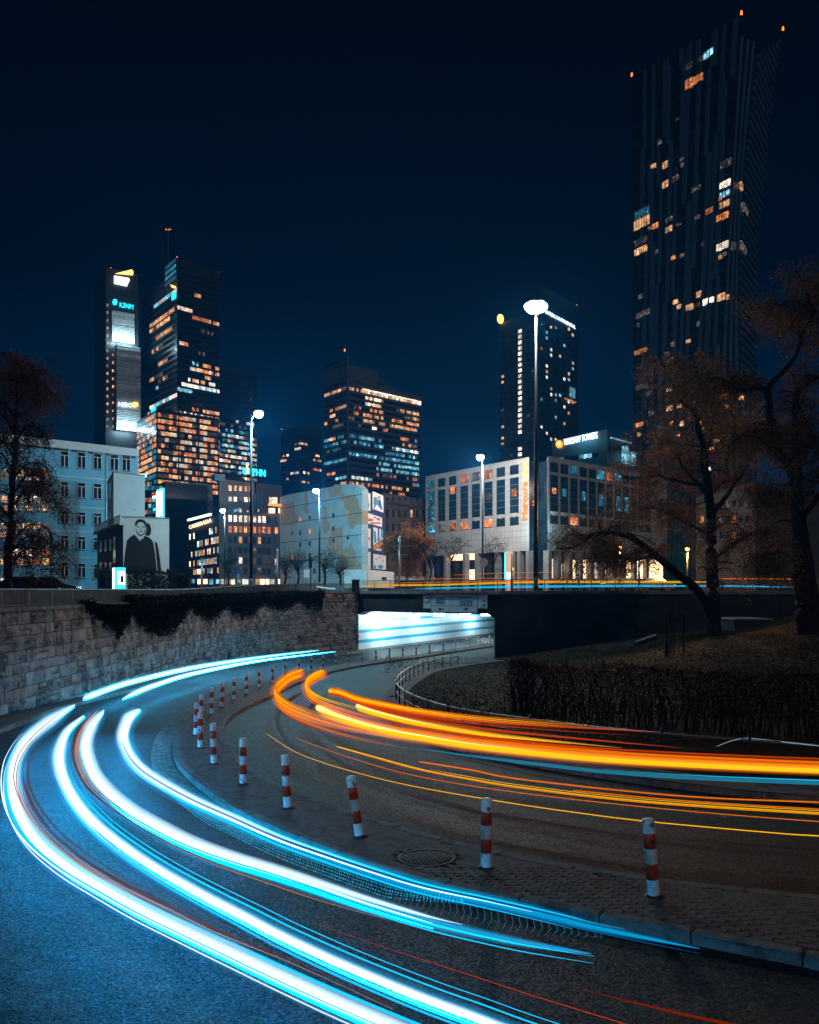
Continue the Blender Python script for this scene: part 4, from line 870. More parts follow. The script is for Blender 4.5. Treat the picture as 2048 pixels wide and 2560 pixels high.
# blank gable block
bt = thing('gable_block', 'narrow blank off-white stair block rising behind the mural gable', 'building', V2(320, 106.50))
a, b = V2(284, 105.08), V2(362, 107.92); c_ = V2(268, 115.02); z = zpx(1182, 105.08)
prism('wall', [c_, a, b, V2(352, 119.28)], -2, z, plaster_gable, bt); fb = Face(a, b); fb.panel('coping', concrete, bt, -.02, 1.02, z, z + .15, -.4, .08); Face(c_, a).panel('side_coping', concrete, bt, 0, .97, z, z + .14, -.4, .06)
fb2 = Face(c_, a)
for v0, v1 in ((1210, 1245), (1283, 1296)): fb2.pxpanel('window', glass_blue, bt, 273, v0, 279, v1, -.02, .05)
fb.pxpanel('vent', trim_dark, bt, 334.5, 1272, 337, 1275, 0, .04)
b_ = MB(); b_.box(b.x - 3.4, b.y + 1, z + .1, b.x - .4, b.y + 2, z + .42); b_.build('roof_light', g_sign, bt)
# mural building
mu = thing('mural_building', 'low white building whose gable carries a black mural of a standing man', 'building', V2(365, 88.04))
a, b, c_ = V2(308, 85.20), V2(423, 87.33), V2(243, 99.40); z = zpx(1293, 85.20); z2 = zpx(1318, 89.46)
prism('wall', [a, b, V2(415, 102.24), V2(318, 100.82)], -2, z, plaster_gable, mu); prism('side_wing', [c_, a + Vector((0, .02, 0)), V2(316, 99.40)], -2, z2, plaster_cyan_lit, mu)
fg = Face(a, b); fs_ = Face(c_, a); fg.panel('coping', concrete, mu, -.01, 1.01, z, z + .12, -.4, .08)
fs_.panel('cornice', plaster_gable, mu, -.02, 1.02, z2 - .12, z2 + .1, -.1, .45); mbk = MB()
for k in range(34): t_ = k / 33; mbk.add(fs_.boxv(t_ - .004, t_ + .004, z2 + .1, z2 + .9, .3, .34), BOXF)
mbk.build('balcony_bars', black_metal, mu, kind='stuff'); fs_.panel('balcony_rail', black_metal, mu, 0, 1, z2 + .88, z2 + .95, .28, .36)
for uc, wd, v0, v1 in ((253, 5, 1352, 1380), (265, 5, 1350, 1378), (277, 5, 1347, 1376), (287, 6, 1342, 1408), (253, 5, 1406, 1434), (265, 5, 1406, 1434), (277, 5, 1406, 1434)): fs_.pxpanel('window', glass_blue, mu, uc - wd / 2, v0, uc + wd / 2, v1, -.02, .05)
c8 = lambda L: [(x / 3.3175, 850 + y / 3.3175) for x, y in L]; c1 = lambda L: [(x / 2.4643, 1050 + y / 2.4643) for x, y in L]
fg.poly('mural_body', mural_black, mu, c1([(760, 945), (765, 870), (775, 790), (782, 745), (800, 722), (828, 705), (845, 725), (862, 745), (880, 738), (890, 712), (915, 722), (935, 738), (945, 760), (955, 820), (962, 880), (966, 945)]), 0, .02)
fg.poly('mural_shadow', mural_black, mu, c1([(952, 748), (968, 758), (976, 790), (985, 850), (996, 945), (972, 945), (965, 860), (958, 790)]), 0, .02)
fg.poly('mural_shadow', mural_black, mu, c1([(903, 632), (922, 642), (932, 672), (930, 700), (915, 716), (893, 708), (900, 690), (904, 660)]), 0, .02)
fg.poly('mural_hair', mural_black, mu, c1([(834, 655), (831, 640), (838, 622), (852, 612), (872, 611), (890, 617), (901, 632), (903, 655), (898, 672), (893, 650), (885, 634), (868, 629), (850, 634), (843, 648), (842, 660)]), 0, .02)
fg.poly('mural_jaw', mural_black, mu, c1([(838, 662), (842, 685), (852, 700), (868, 708), (884, 700), (893, 682), (898, 668), (897, 688), (886, 706), (868, 716), (850, 708), (838, 690)]), 0, .02)
for q in ([(847, 656), (861, 656), (861, 661), (847, 661)], [(873, 657), (889, 657), (889, 662), (873, 662)], [(858, 686), (880, 686), (878, 691), (860, 691)], [(866, 668), (869, 668), (872, 678), (864, 678)]): fg.poly('mural_feature', mural_black, mu, c1(q), 0, .02)
fg.poly('mural_collar', mural_black, mu, c1([(866, 738), (874, 750), (882, 742), (878, 728)]), .02, .03)
# thuja hedge and lit advert
for i in range(22):
    u = 254 + i * 10.3 + R.uniform(-1.5, 1.5); Y = 79.5 + R.uniform(-.4, .4); hgt = (R.uniform(40, 50) if (i < 3 or i > 13) else R.uniform(48, 58)) / F * Y
    if 281 < u < 316: continue
    base = Vector(((u - CX) / F * Y, Y, -.2)); tt = thing('thuja', f'dark columnar thuja, {NTH[i]} position along the hedge row below the mural', 'shrub', base, 'thuja row below the mural')
    mb = MB()
    for _ in range(420):
        a = R.uniform(0, 6.283); q = R.random(); rr = .25 * math.sqrt(R.random()) * min(1, (1 - q) * 4 + .25) * 1.05; c_ = base + Vector((math.cos(a) * rr, math.sin(a) * rr, q * hgt * 1.12 + .1)); s_ = R.uniform(.04, .09)
        dd = Vector((R.uniform(-1, 1), R.uniform(-1, 1), R.uniform(.3, 1.5))).normalized() * s_ * 1.8; e = dd.orthogonal().normalized() * s_; mb.add([c_ - e, c_ + e, c_ + dd], [(0, 1, 2)])
    mb.build('crown', conifer, tt); b_ = MB(); b_.cyl(base, base + Vector((0, 0, hgt)), .07, .02, 6); b_.build('trunk', conifer, tt)
ad = thing('advert_lightbox', 'lit cyan and white advertising lightbox beside the thuja hedge', 'advert', V2(298, 76.68))
a, b, c_ = V2(289, 75.97), V2(315, 76.68), V2(281, 77.53); z1 = zpx(1416, 76.68); fA = Face(a, b); fB = Face(c_, a)
prism('casing', [c_, a, b, V2(306, 78.10)], -.3, z1, black_metal, ad); fA.panel('poster', g_cy, ad, .06, .94, zpx(1472, 76.68), z1 - .12, 0, .03); fA.pxpanel('poster_print', g_sign, ad, 293, 1428, 312, 1462, .03, .05); fB.panel('poster', g_sign, ad, .1, .9, zpx(1472, 76.68), z1 - .12, 0, .03); fA.pxpanel('poster_print', glass_blue, ad, 301, 1440, 308, 1456, .05, .06)
light('lightbox_glow', 'POINT', pxp(299, 1445, 74.6), 30, (.35, .85, 1), ad, .5)

# twin tower with lit louvre screens
zf = lambda v, Y: (HY - v) / F * Y
lt = thing('louvre_tower', 'slim left tower with floodlit louvre screens and glowing signs near its top', 'tower', V2(300, 400))
a, b = V2(264, 400), V2(346, 408); fT = Face(a, b); block4('shaft', tower_dark, lt, a, b, 30, -2, zf(672, 402))
def screen(u0, v0, u1, v1, d, n):
    t0, z1 = fT.inv(u0, v0); t1, z0 = fT.inv(u1, v1); fT.panel('screen_back', tower_grey, lt, t0, t1, z0, z1, 0, d)
    hh = (z1 - z0) / n
    for k in range(n): fT.panel('louvre', louvre, lt, t0 + .004, t1 - .004, z0 + hh * k + hh * .08, z0 + hh * (k + .72), d, d + R.uniform(.15, .55))
    return t0, t1, z0, z1
def uplights(t0, t1, z0, d, e):
    for k in range(4):
        t_ = lerp(t0, t1, (k + .5) / 4); p = fT.pt(t_, z0 - .8, d + 3.4); b_ = MB(); b_.cyl(p, p + Vector((0, 0, .5)), .5, .4, 8); b_.build('uplight', g_sign, lt)
        light('uplight_beam', 'POINT', p + Vector((0, 0, 1.0)), e, (.55, .9, 1), lt, .6)
q = screen(279, 776, 336, 862, .5, 22); uplights(q[0], q[1], q[2], .5, 3600)
q = screen(288, 864, 348, 1082, 3.0, 50); uplights(q[0], q[1], q[2], 3.0, 3600)
for v in [760 + 19 * k for k in range(17)]: fT.pxpanel('stair_light', warm, lt, 266.5, v, 270.5, v + 6, 0, .5)
for v in [884 + 20 * k for k in range(10)]: fT.pxpanel('stair_light', warm, lt, 280.5, v, 284, v + 6, 0, .5)
fT.poly('logo_beam', g_yel, lt, [(287, 686), (328, 676), (332, 681), (331, 690)], 1, 1.6); fT.poly('logo_panel', g_sign, lt, [(284, 691), (320, 697), (323, 702), (316, 718), (284, 711)], 1, 1.6)
fT.poly('logo_mark', g_cy, lt, [(286 + 6.5 * math.cos(k * 1.047), 757 + 8 * math.sin(k * 1.047)) for k in range(6)], 1, 1.6)
ptxt(fT, 'KSNM', g_cy, lt, 297, 769, 34, 12, 1.2, ext=.3); ptxt(fT, 'HSBC', g_sign, lt, 291, 1019, 32, 11, 4.2, ext=.3)
fT.poly('logo_mark', g_yel, lt, [(323, 1015), (330, 1009), (340, 1011), (341, 1019), (332, 1023), (325, 1021)], 4.0, 4.5)
beacon_part(lt, fT.pt(.17, zf(672, 402), -1), .6)
# main glass tower
gt = thing('glass_tower', 'tall stepped glass office tower with many lit floors and a mast', 'tower', V2(460, 400))
cA, cB, cC = V2(354, 428), V2(443, 390), V2(548, 407); fL = Face(cA, cB); fR = Face(cB, cC)
zt1 = zf(648, 392); zt2 = zf(667, 400); zl = zf(705, 405); zs = zf(677, 394)
cS = V2(411, 403); cM = V2(487, 397)
prism('shaft', [cS, cB, cM, V2(495, 440), V2(430, 440)], -2, zt1, tower_dark, gt); prism('shaft_side', [cM + Vector((.3, .3, 0)), cC, V2(540, 445), V2(495, 445)], -2, zt2, tower_dark, gt); prism('shaft_wing', [cA, cS + Vector((-.2, .3, 0)), V2(436, 445), V2(375, 450)], -2, zl, tower_dark, gt)
tw = Wins(gt); fh = zf(1000, 390) - zf(1014.6, 390)
R.seed(11)
def rows_face(face, wins, z0, z1, cols, hfac, pattern, pr=1, darkm=glass_dark, lit_d=.25):
    """floors of ribbon windows: pattern(row, column fraction) gives a material or None"""
    n = int((z1 - z0) / fh_)
    for r_ in range(n):
        for c_ in range(cols):
            m_ = pattern(r_, (c_ + .5) / cols, z0 + fh_ * r_)
            wins.add(face, (c_ + .06) / cols, (c_ + .94) / cols, z0 + fh_ * (r_ + .16), z0 + fh_ * (r_ + hfac), m_ or darkm, -.1, lit_d if m_ else .12, pr if m_ else 0)
fh_ = fh
spans = {}
def spanpat(spec, seed):
    """lit stretches: list of (v at the front corner, from, to, materials, density)"""
    rr = random.Random(seed)
    def f(r_, x, z):
        for zz, a_, b_, ms, dn in spec:
            if abs(zz - (z + fh_ * .5)) < fh_ * .5 and a_ <= x <= b_ and rr.random() < dn: return rr.choice(ms)
        return None
    return f
Zc = 390
def S(v, a_, b_, ms, dn=.95): return (zf(v, Zc), a_, b_, ms, dn)
specR = [S(720, .38, .62, [warm, dim], .5), S(745, .2, 1, [cool, cool, whitew]), S(760, 0, .35, [whitew, warm]), S(783, .33, 1, [warm, orange]), S(806, .0, .2, [cool], .3), S(812, .45, .9, [dim], .6), S(850, .05, .27, [orange, whitew]), S(865, .5, .66, [dim, warm], .5),
         S(893, .35, .5, [cool, dim], .6), S(897, .6, 1, [warm, orange], .8), S(912, .3, 1, [warm, orange, whitew]), S(930, .65, .82, [warm]), S(940, .15, .9, [whitew, warm], .55), S(957, .1, 1, [cool, whitew]), S(975, 0, .35, [cool]), S(1012, .35, .5, [orange]), S(1020, .62, 1, [orange, warm])]
for v in range(1036, 1215, 15): specR.append(S(v, 0, 1, [orange, warm, whitew, dim, dim], .8))
tw2 = []
rows_face(fR, tw, 0, zt2 - 4, 20, .74, spanpat(specR, 3))
specL = [S(712, .45, 1, [whitew, warm]), S(728, .35, 1, [warm, cool]), S(745, .3, .9, [whitew, warm, cool], .9), S(760, .25, .95, [warm, orange]), S(775, .2, .8, [warm, orange], .8), S(806, .45, .85, [orange, warm]), S(818, .2, .5, [warm, orange], .8), S(838, .15, .6, [warm, dim], .7), S(880, .5, .8, [warm, orange]), S(985, .25, 1, [cool, whitew]), S(948, .3, .9, [cool, warm, dim], .35), S(925, .3, .8, [warm, dim], .35), S(906, .2, .7, [dim, warm], .35), S(1005, .1, .6, [warm, dim], .3)]
for v in range(1036, 1215, 15): specL.append(S(v, 0, 1, [orange, warm, cool, dim], .75))
rows_face(fL, tw, 0, zl - 6, 16, .74, spanpat(specL, 4))
for v in range(650, 700, 14): tw.px(fL, 413, v + 6, 440, v + 14, teal_w, pr=1)
tw.done()
# lower front block
cA2, cB2, cC2 = V2(343, 402), V2(392, 374), V2(545, 395); z = zf(1022, 374); fl2, fr2 = Face(cA2, cB2), Face(cB2, cC2); Zc = 374
prism('podium', [cA2, cB2, cC2, V2(530, 400), V2(360, 410)], -2, z, tower_dark, gt)
tw = Wins(gt)
rows_face(fr2, tw, 40, z - 1, 16, .76, spanpat([S(v, .03, .97, [orange, warm, whitew, dim, dim, orange], .80) for v in range(1030, 1225, 7)], 5))
rows_face(fl2, tw, 40, z - 1, 9, .8, spanpat([S(v, 0, 1, [orange, teal_w, teal_w, warm], .75) for v in range(1030, 1225, 7)], 6))
tw.done(0)
for t_ in (.0, .34, .66, 1.0): fr2.panel('fin', tower_dark, gt, t_ - .008, t_ + .008, 20, z, 0, .6)
fL.pxpanel('corner_sign', g_cy, gt, 433, 730, 442, 748, .3, .8); fL.poly('corner_sign_beam', g_yel, gt, [(429, 712), (441, 716), (442, 722), (434, 720)], .3, .8); fl2.pxpanel('corner_sign', g_cy, gt, 380, 1020, 391, 1028, .2, .5)
mp = pxp(421, 680, 400); b_ = MB(); b_.cyl(mp - Vector((0, 0, 14)), pxp(421, 578, 400), .55, .3, 6); b_.build('mast', steel, gt)
for dx in (-1.2, 0, 1.0): beacon_part(gt, pxp(421, 575, 400) + Vector((dx, 0, 0)), .55)
beacon_part(gt, Vector((cB.x, cB.y, zt1)), .5); beacon_part(gt, Vector((cC.x - .5, cC.y + .5, zt2)), .4)
# dark slab right of it
ds = thing('slab_tower', 'dark slab tower attached right of the glass tower, lit only at its foot', 'tower', V2(595, 430)); a, b = V2(549, 424), V2(642, 442); fD = Face(a, b); block4('shaft', tower_dark, ds, a, b, 25, -2, zf(910, 425))
Zc = 424; fh_ = zf(1000, 424) - zf(1013, 424); tw = Wins(ds)
rows_face(fD, tw, 50, zf(920, 425), 14, .7, spanpat([S(1040, .4, .95, [cool, whitew], .6), S(1052, .0, .95, [teal_w, dim], .6), S(1068, 0, .95, [cool, teal_w], .5)] + [S(v, 0, .98, [warm, dim, cool, whitew, teal_w], .7) for v in range(1080, 1190, 6)] + [S(985, .8, .85, [dim], .9)], 8)); tw.done()
# small dark tower
sm = thing('dark_tower', 'small dark tower with few lit windows left of the central tower', 'tower', V2(750, 450)); a, b, c_ = V2(702, 462), V2(753, 450), V2(803, 462); fq, fr3 = Face(a, b), Face(b, c_)
prism('shaft', [a, b, c_, V2(752, 480)], -2, zf(1064, 450), tower_dark, sm); Zc = 450; fh_ = zf(1000, 450) - zf(1012, 450); tw = Wins(sm)
rows_face(fq, tw, 40, zf(1076, 450), 10, .6, spanpat([S(1106, .7, 1, [warm, dim], .8), S(1116, .7, 1, [whitew], .7), S(1128, .1, .4, [whitew, orange], .8), S(1140, 0, .4, [warm], .8), S(1180, .5, 1, [whitew, warm], .8), S(1190, .1, .4, [warm], .8)], 2)); rows_face(fr3, tw, 40, zf(1076, 450), 10, .6, spanpat([S(1103, 0, .3, [warm, orange], .9), S(1112, 0, .3, [warm], .7), S(1135, .6, 1, [whitew, warm], .8), S(1145, .6, 1, [orange, warm], .8), S(1168, .6, .95, [orange, whitew], .9), S(1178, 0, .5, [whitew, warm], .7), S(1200, 0, .4, [warm], .8)], 9)); tw.done()
beacon_part(sm, Vector((a.x + .5, a.y, zf(1064, 450))), .6)
# central tower with curved crown
R.seed(5)
ct = thing('central_tower', 'central office tower with curved crown and bands of warm and cyan lit windows', 'tower', V2(920, 305)); cA, cB, cC = V2(812, 312), V2(867, 300), V2(1052, 326); fL, fR = Face(cA, cB), Face(cB, cC); Zc = 300
ztop = zf(948, 300); prism('shaft', [cA, cB, cC, V2(1000, 350), V2(830, 345)], -2, ztop, tower_grey, ct)
n = 15; ccr = []                                        # crown: falls in a curve along the right face
for k in range(n): t_ = k / (n - 1) * .72; ccr.append((t_, zf(912, 300) - (zf(912, 300) - ztop + 1) * (k / (n - 1)) ** 2.1))
fpoly(fR, 'crown', tower_grey, ct, [(0, ztop)] + [(.72, ztop)] + [(t_, z_) for t_, z_ in reversed(ccr)], -14, -.02); fpoly(fL, 'crown_side', tower_grey, ct, [(0, ztop), (1, ztop), (1, zf(912, 300)), (0, zf(912, 300) - .3)], -14, -.03)
for k in range(26): t_ = .02 + k * .026; zz = lerp(*[q[1] for q in (ccr[min(n - 1, int(t_ / .72 * (n - 1)))], ccr[min(n - 1, int(t_ / .72 * (n - 1)) + 1)])], .5) - 1.2
for k in range(24):
    t_ = .02 + k * .028; zz = zf(912, 300) - (zf(912, 300) - ztop + 1) * (t_ / .72) ** 2.1 - 1.5
    if zz > ztop + 1: fR.panel('crown_window', glass_dark, ct, t_, t_ + .018, ztop + .6, zz, -.1, .06)
fh_ = zf(1000, 300) - zf(1014.8, 300); tw = Wins(ct)
c7 = lambda y: 880 + y / 5.989
SP = [(510, [(.02, .2, [warm], .6), (.2, 1, [whitew, warm], 1)]), (620, [(.25, .46, [warm, whitew], .95)]), (700, [(.2, .46, [warm, whitew], .95), (.64, .97, [warm, warm, dim], .95)]), (790, [(.05, .2, [orange, dim], .7), (.3, .48, [orange, dim], .7), (.74, .97, [warm, dim], .8)]), (880, [(.1, .15, [orange], 1), (.2, .46, [orange, warm], .85), (.6, .74, [orange], .9), (.78, .98, [orange, warm], .9)]),
      (970, [(.02, .08, [dim], .8), (.2, .35, [orange, warm], .95), (.41, .5, [warm], 1), (.55, .9, [warm, orange], .95), (.9, .95, [cool], 1)]), (1060, [(.32, .38, [whitew], 1), (.48, .53, [orange], 1), (.15, .18, [dim], 1)]), (1150, [(.72, .82, [orange], .9), (.87, .97, [cool], .7)]), (1250, [(0, .45, [teal_w, cool], .9), (.73, .95, [warm, dim], .85)]), (1340, [(0, .48, [teal_w, cool], .8), (.6, .98, [cool, cool, whitew], 1)]), (1430, [(.5, .75, [cool, teal_w], .9), (.82, .98, [teal_w, cool], .8)]),
      (1520, [(0, .37, [cool, teal_w], .8), (.4, .98, [cool, teal_w], .9)]), (1600, [(.4, .6, [teal_w, cool], .9), (.63, .98, [cool], .95)]), (1690, [(.35, .6, [cool], .9), (.66, .98, [cool, cool, teal_w], .95)]), (1755, [(.37, .42, [orange], 1), (.47, .68, [orange, dim], .8), (.78, .97, [orange, dim], .8)]), (1825, [(0, .32, [cool, whitew], .8), (.87, .98, [warm, cool], .9)]), (1905, [(0, .28, [orange, warm, dim], .7), (.32, .82, [orange, warm], .85)]), (2000, [(.55, .58, [warm], 1), (.68, .75, [orange], 1)])]
spc = []
for y_, L in SP:
    for a_, b_, ms, dn in L: spc.append((zf(c7(y_) + 3, 300), a_, b_, ms, dn))
rows_face(fR, tw, zf(1240, 300) - .3, ztop, 34, .66, spanpat(spc, 12)); nR = len(tw.q)
spl = [S(c7(y_) + 3, a_, b_, ms, dn) for y_, a_, b_, ms, dn in ((520, 0, 1, [warm, dim], .75), (735, .6, .95, [warm], .8), (810, .3, 1, [orange, dim], .7), (890, .1, .6, [dim, warm], .5), (980, 0, .9, [dim, orange], .5), (1080, .4, 1, [dim], .6), (1190, 0, .5, [warm], .6), (1260, 0, 1, [teal_w, cool], .8), (1340, 0, 1, [teal_w, cool], .9), (1430, 0, .8, [dim, teal_w], .5), (1530, 0, 1, [cool, teal_w], .95), (1740, 0, .45, [orange], .9), (1820, .5, 1, [cool], .9), (1890, .7, 1, [warm], .8))]
rows_face(fL, tw, zf(1240, 300) - .3, ztop + 9, 8, .62, spanpat(spl, 13)); tw.done()
fR.panel('pier', tower_grey, ct, -.005, .02, -2, ztop + 9, 0, .5); fR.panel('top_band', whitew, ct, .2, 1.0, zf(966, 300), zf(966, 300) + .5, .1, .35)
mp = Vector((V2(862, 310).x, 310, 0)); b_ = MB(); b_.cyl((mp.x, mp.y, zf(915, 310)), (mp.x, mp.y, zf(878, 310)), .25, .15, 6); b_.build('mast', steel, ct); beacon_part(ct, Vector((mp.x, mp.y, zf(878, 310))), .8)
# residential slab and its sign
rs = thing('residential_block', 'grey-green panel block of flats at the foot of the glass tower', 'building', V2(450, 190)); a, b = V2(414, 186), V2(532, 192); fS = Face(a, b); block4('wall', resid, rs, a, b, 14, -2, zf(1206, 188)); tw = Wins(rs)
for r_ in range(12):
    for c_ in range(15):
        if c_ % 5 == 4: continue
        u = 419 + c_ * 7.6; v = 1224 + r_ * 17; tw.px(fS, u, v, u + 4.6, v + 8, R.choice([glass_dark] * 9 + [dim, dim, teal_w, orange]))
    fS.panel('floor_band', concrete, rs, 0, 1, zf(1220 + r_ * 17, 188), zf(1220 + r_ * 17, 188) + .25, 0, .1)
tw.done()
for u in (448, 478, 508): fS.panel('pilaster', concrete, rs, fS.inv(u, 1300)[0] - .004, fS.inv(u, 1300)[0] + .004, -2, zf(1206, 188), 0, .3)
an = thing('annex_building', 'blue glazed annex with bright vertical neon signs beside the mural gable', 'building', V2(388, 186)); a, b = V2(350, 200), V2(412.5, 185); fN = Face(a, b); block4('wall', glass_blue, an, a, b, 10, -2, zf(1208, 186)); tw = Wins(an)
for r_ in range(11):
    for c_ in range(5): u = 362 + c_ * 9; v = 1215 + r_ * 15; tw.px(fN, u, v, u + 7, v + 10, R.choice([teal_w, teal_w, orange, cool, glass_dark]))
tw.done(); fN.pxpanel('neon_sign', g_sign, an, 399, 1228, 410, 1290, .2, .8); fN.pxpanel('neon_sign', g_cy, an, 395, 1222, 411, 1297, .0, .3); fN.pxpanel('neon_sign', g_sign, an, 386, 1240, 394, 1245, .1, .5); fN.pxpanel('neon_sign', g_cy, an, 388, 1271, 395, 1276, .1, .5)
# department store with blue roof sign
st = thing('store_building', 'dark stepped office store with blue rooftop letters and lit square windows', 'building', V2(620, 150)); cA, cB, cC = V2(470, 172), V2(548, 148), V2(704, 158); fL, fR = Face(cA, cB), Face(cB, cC)
prism('wing', [cA, cB, V2(560, 170), V2(500, 178)], -2, zf(1290, 150), brownstone, st); cK = V2(636, 154)
prism('wall', [cB + Vector((0, .05, 0)), cK, V2(625, 175), V2(560, 175)], -2, zf(1200, 150), brownstone, st); prism('wall_side', [cK + Vector((.05, .05, 0)), cC, V2(690, 176), V2(640, 176)], -2, zf(1284, 157), brownstone, st); prism('upper_storeys', [V2(640, 160), V2(706, 165), V2(700, 180), V2(640, 180)], zf(1284, 157), zf(1207, 160), trim_dark, st)
b_ = MB(); q = V2(578, 152); z = zf(1200, 150); b_.add([(q.x - 3, 151, z), (q.x + 3, 151.5, z), (q.x + 3, 158, z), (q.x - 3, 158, z), (q.x, 154, z + 2.2)], [(0, 1, 4), (1, 2, 4), (2, 3, 4), (3, 0, 4)]); b_.build('roof_pyramid', trim_dark, st); fR.pxpanel('roof_band', tower_light, st, 536, 1186, 562, 1202, -1, .2)
tw = Wins(st); Lr = [(1214, 1227), (1242, 1253), (1288, 1304), (1315, 1331), (1341, 1357), (1367, 1382), (1393, 1408), (1418, 1432)]
for ri, (v0, v1) in enumerate(Lr):
    for ci, (u0, u1) in enumerate(((572, 579), (585, 592), (598, 605), (611, 618), (623, 630), (634, 640), (646, 652), (657, 664), (669, 676), (688, 694))):
        if ri < 2 and u0 > 632: continue
        mlit = [warm, whitew, whitew, orange][ri % 4] if ri != 3 else orange
        m_ = mlit if R.random() < (.92 if ri < 2 else .8 if ri < 5 and ri != 4 else .4) else glass_blue
        if ri >= 5: m_ = R.choice([glass_blue, glass_blue, dim, whitew if ri == 6 else glass_blue])
        tw.px(fR, u0, v0 + (u0 - 572) * .03, u1, v1 + (u0 - 572) * .03, m_)
    for u0 in range(474, 546, 5 if ri > 1 else 8):
        if ri < 2 : continue
        tt_, z_ = fR.inv(556, v0); z2 = fR.inv(556, v1)[1]; t0 = fL.inv(u0, 1350)[0]; t1 = fL.inv(u0 + 2.6, 1350)[0]
        if z_ < zf(1296, 152): tw.add(fL, t0, t1, z2, z_, R.choice([warm, whitew, cool, glass_blue, glass_blue] if ri != 2 else [warm, whitew]))
    if ri < 2:
        for u0 in (676, 683, 690, 697)[:3]: tw.px(fR, u0 - 3, 1243, u0 + 3, 1261, whitew)
tw.done(); fL.poly('lit_cornice', g_sign, st, [(474, 1298), (531, 1283), (531, 1289), (474, 1303)], .1, .5)
ptxt(fL, 'CASSERADA', g_shop, st, 476, 1323, 56, 9, .3, ext=.05)
fR.pxpanel('roof_terrace_canopy', g_or, st, 668, 1262, 704, 1266, .3, 2); tw = None
for u in (673, 697, 680): fR.pxpanel('terrace_lamp', g_shop, st, u - 2.5, 1271, u + 3, 1283, .2, .6)
for k in range(18): u = R.uniform(572, 670); fR.pxpanel('terrace_lamp', R.choice([whitew, cool]), st, u, 1270 + R.uniform(0, 9), u + 1.6, 1272 + R.uniform(3, 10), .1, .3)
for u in (634, 640, 648): fR.pxpanel('glass_bay_mullion', g_cy if 0 else tower_light, st, u - .5, 1236, u + .5, 1275, .2, .6)
tx = ptxt(fR, 'PHN', g_cy, st, 628, 1188.5, 31, 17, .4, ext=.15)
for k, (m_, v0) in enumerate(((g_cy, 1170), (g_cy, 1172), (g_yel, 1163), (g_cy, 1172), (g_yel, 1174))): fR.pxpanel('logo_bar', m_, st, 605 + k * 4.2, v0, 607.6 + k * 4.2, 1184 + k * .5, .2, .6)
for k in range(16): u = 482 + k * 14 + R.uniform(-3, 3); (fL if u < 540 else fR).pxpanel('shop_window', R.choice([g_shop, whitew, cool, warm]), st, u, 1448, u + R.uniform(6, 13), R.uniform(1457, 1462), 0, .15)
# patched firewall with banners
fw = thing('firewall_building', 'tall windowless plaster wall with peach patches, lit teal by the street lamps', 'building', V2(800, 140)); a, b = V2(700, 156), V2(905, 132); fF = Face(a, b)
pts = [(700, 1490), (905, 1490), (905, 1224), (893, 1211), (836, 1211), (833, 1216), (722, 1236), (700, 1243)]
q = [fF.inv(u, v) for u, v in pts]; n = len(q); W_ = fF.width(); meshobj('wall', [fF.pt(t_, z_, 0) for t_, z_ in q] + [fF.pt(t_, z_, -1.2) for t_, z_ in q], [tuple(range(n)), tuple(range(2 * n - 1, n - 1, -1))] + [(i, i + n, (i + 1) % n + n, (i + 1) % n) for i in range(n)], patched, fw, uvs=[(t_ * W_, z_) for t_, z_ in q] * 2)
for zz in (5.3, 8.9, 12.4, 15.4): fF.panel('joint_band', conc_dark, fw, 0, 1, zz, zz + .1, 0, .04)
for u in (731, 751, 775, 834, 870):
    for v in (1290, 1323, 1353, 1383):
        if R.random() < .85: vv_ = v + (775 - u) * .12; fF.pxpanel('window', R.choice([glass_dark, glass_dark, glass_blue, orange]), fw, u - 2.2, vv_, u + 2.2, vv_ + R.uniform(7, 12), -.05, .03)
bn = thing('poster_wall', 'navy end wall hung with seven colourful painted poster panels', 'mural wall', V2(930, 140)); a, b = V2(905.5, 132), V2(976, 150); fP = Face(a, b)
prism('wall', [a, fP.pt(.79, 0) , fP.pt(.79, 0, -6), a + Vector((0, 6, 0))], -2, zf(1226, 134), navy, bn); o = fP.pxpanel('low_wall', plaster_gable, bn, 905.5, 1427, 978, 1470, -3, .6); fP.pxpanel('hatch', trim_dark, bn, 946, 1443, 958, 1450, .6, .66)
c9 = lambda x, y: (880 + x / 7.7, 1200 + y / 7.7)
def poster(x0, y0, x1, y1, shapes):
    u0, v0 = c9(x0, y0); u1, v1 = c9(x1, y1); pnl = fP.pxpanel('poster', poster_white, bn, u0, v0, u1, v1, 0, .06)
    for m_, P in shapes: o = fP.poly('poster_shape', m_, pnl, [c9(x, y) for x, y in P], .06, .09); o.matrix_parent_inverse = Matrix.Translation(-Vector(bn.location)); o.matrix_parent_inverse = Matrix()
blob = lambda x, y, rx, ry, k=9: [(x + rx * math.cos(i * 6.283 / k) * (1 + .15 * (i % 2)), y + ry * math.sin(i * 6.283 / k)) for i in range(k)]
poster(215, 240, 350, 575, [(poster_orange, blob(268, 405, 50, 75)), (poster_teal, [(245, 545), (300, 470), (340, 440), (310, 555)])])
poster(392, 260, 600, 590, [(poster_teal, [(410, 330), (470, 320), (560, 560), (470, 470), (420, 560)]), (poster_orange, blob(430, 430, 22, 45)), (poster_red, blob(515, 335, 22, 35)), (sign_blue, [(500, 380), (540, 380), (575, 570), (540, 560)])])
poster(235, 670, 575, 860, [(poster_red, [(285, 740), (395, 740), (395, 795), (285, 790)]), (poster_red, [(430, 720), (540, 740), (530, 785), (470, 760)]), (sign_blue, [(420, 690), (450, 720), (420, 745)]), (poster_red, [(355, 815), (545, 815), (545, 845), (355, 845)])])
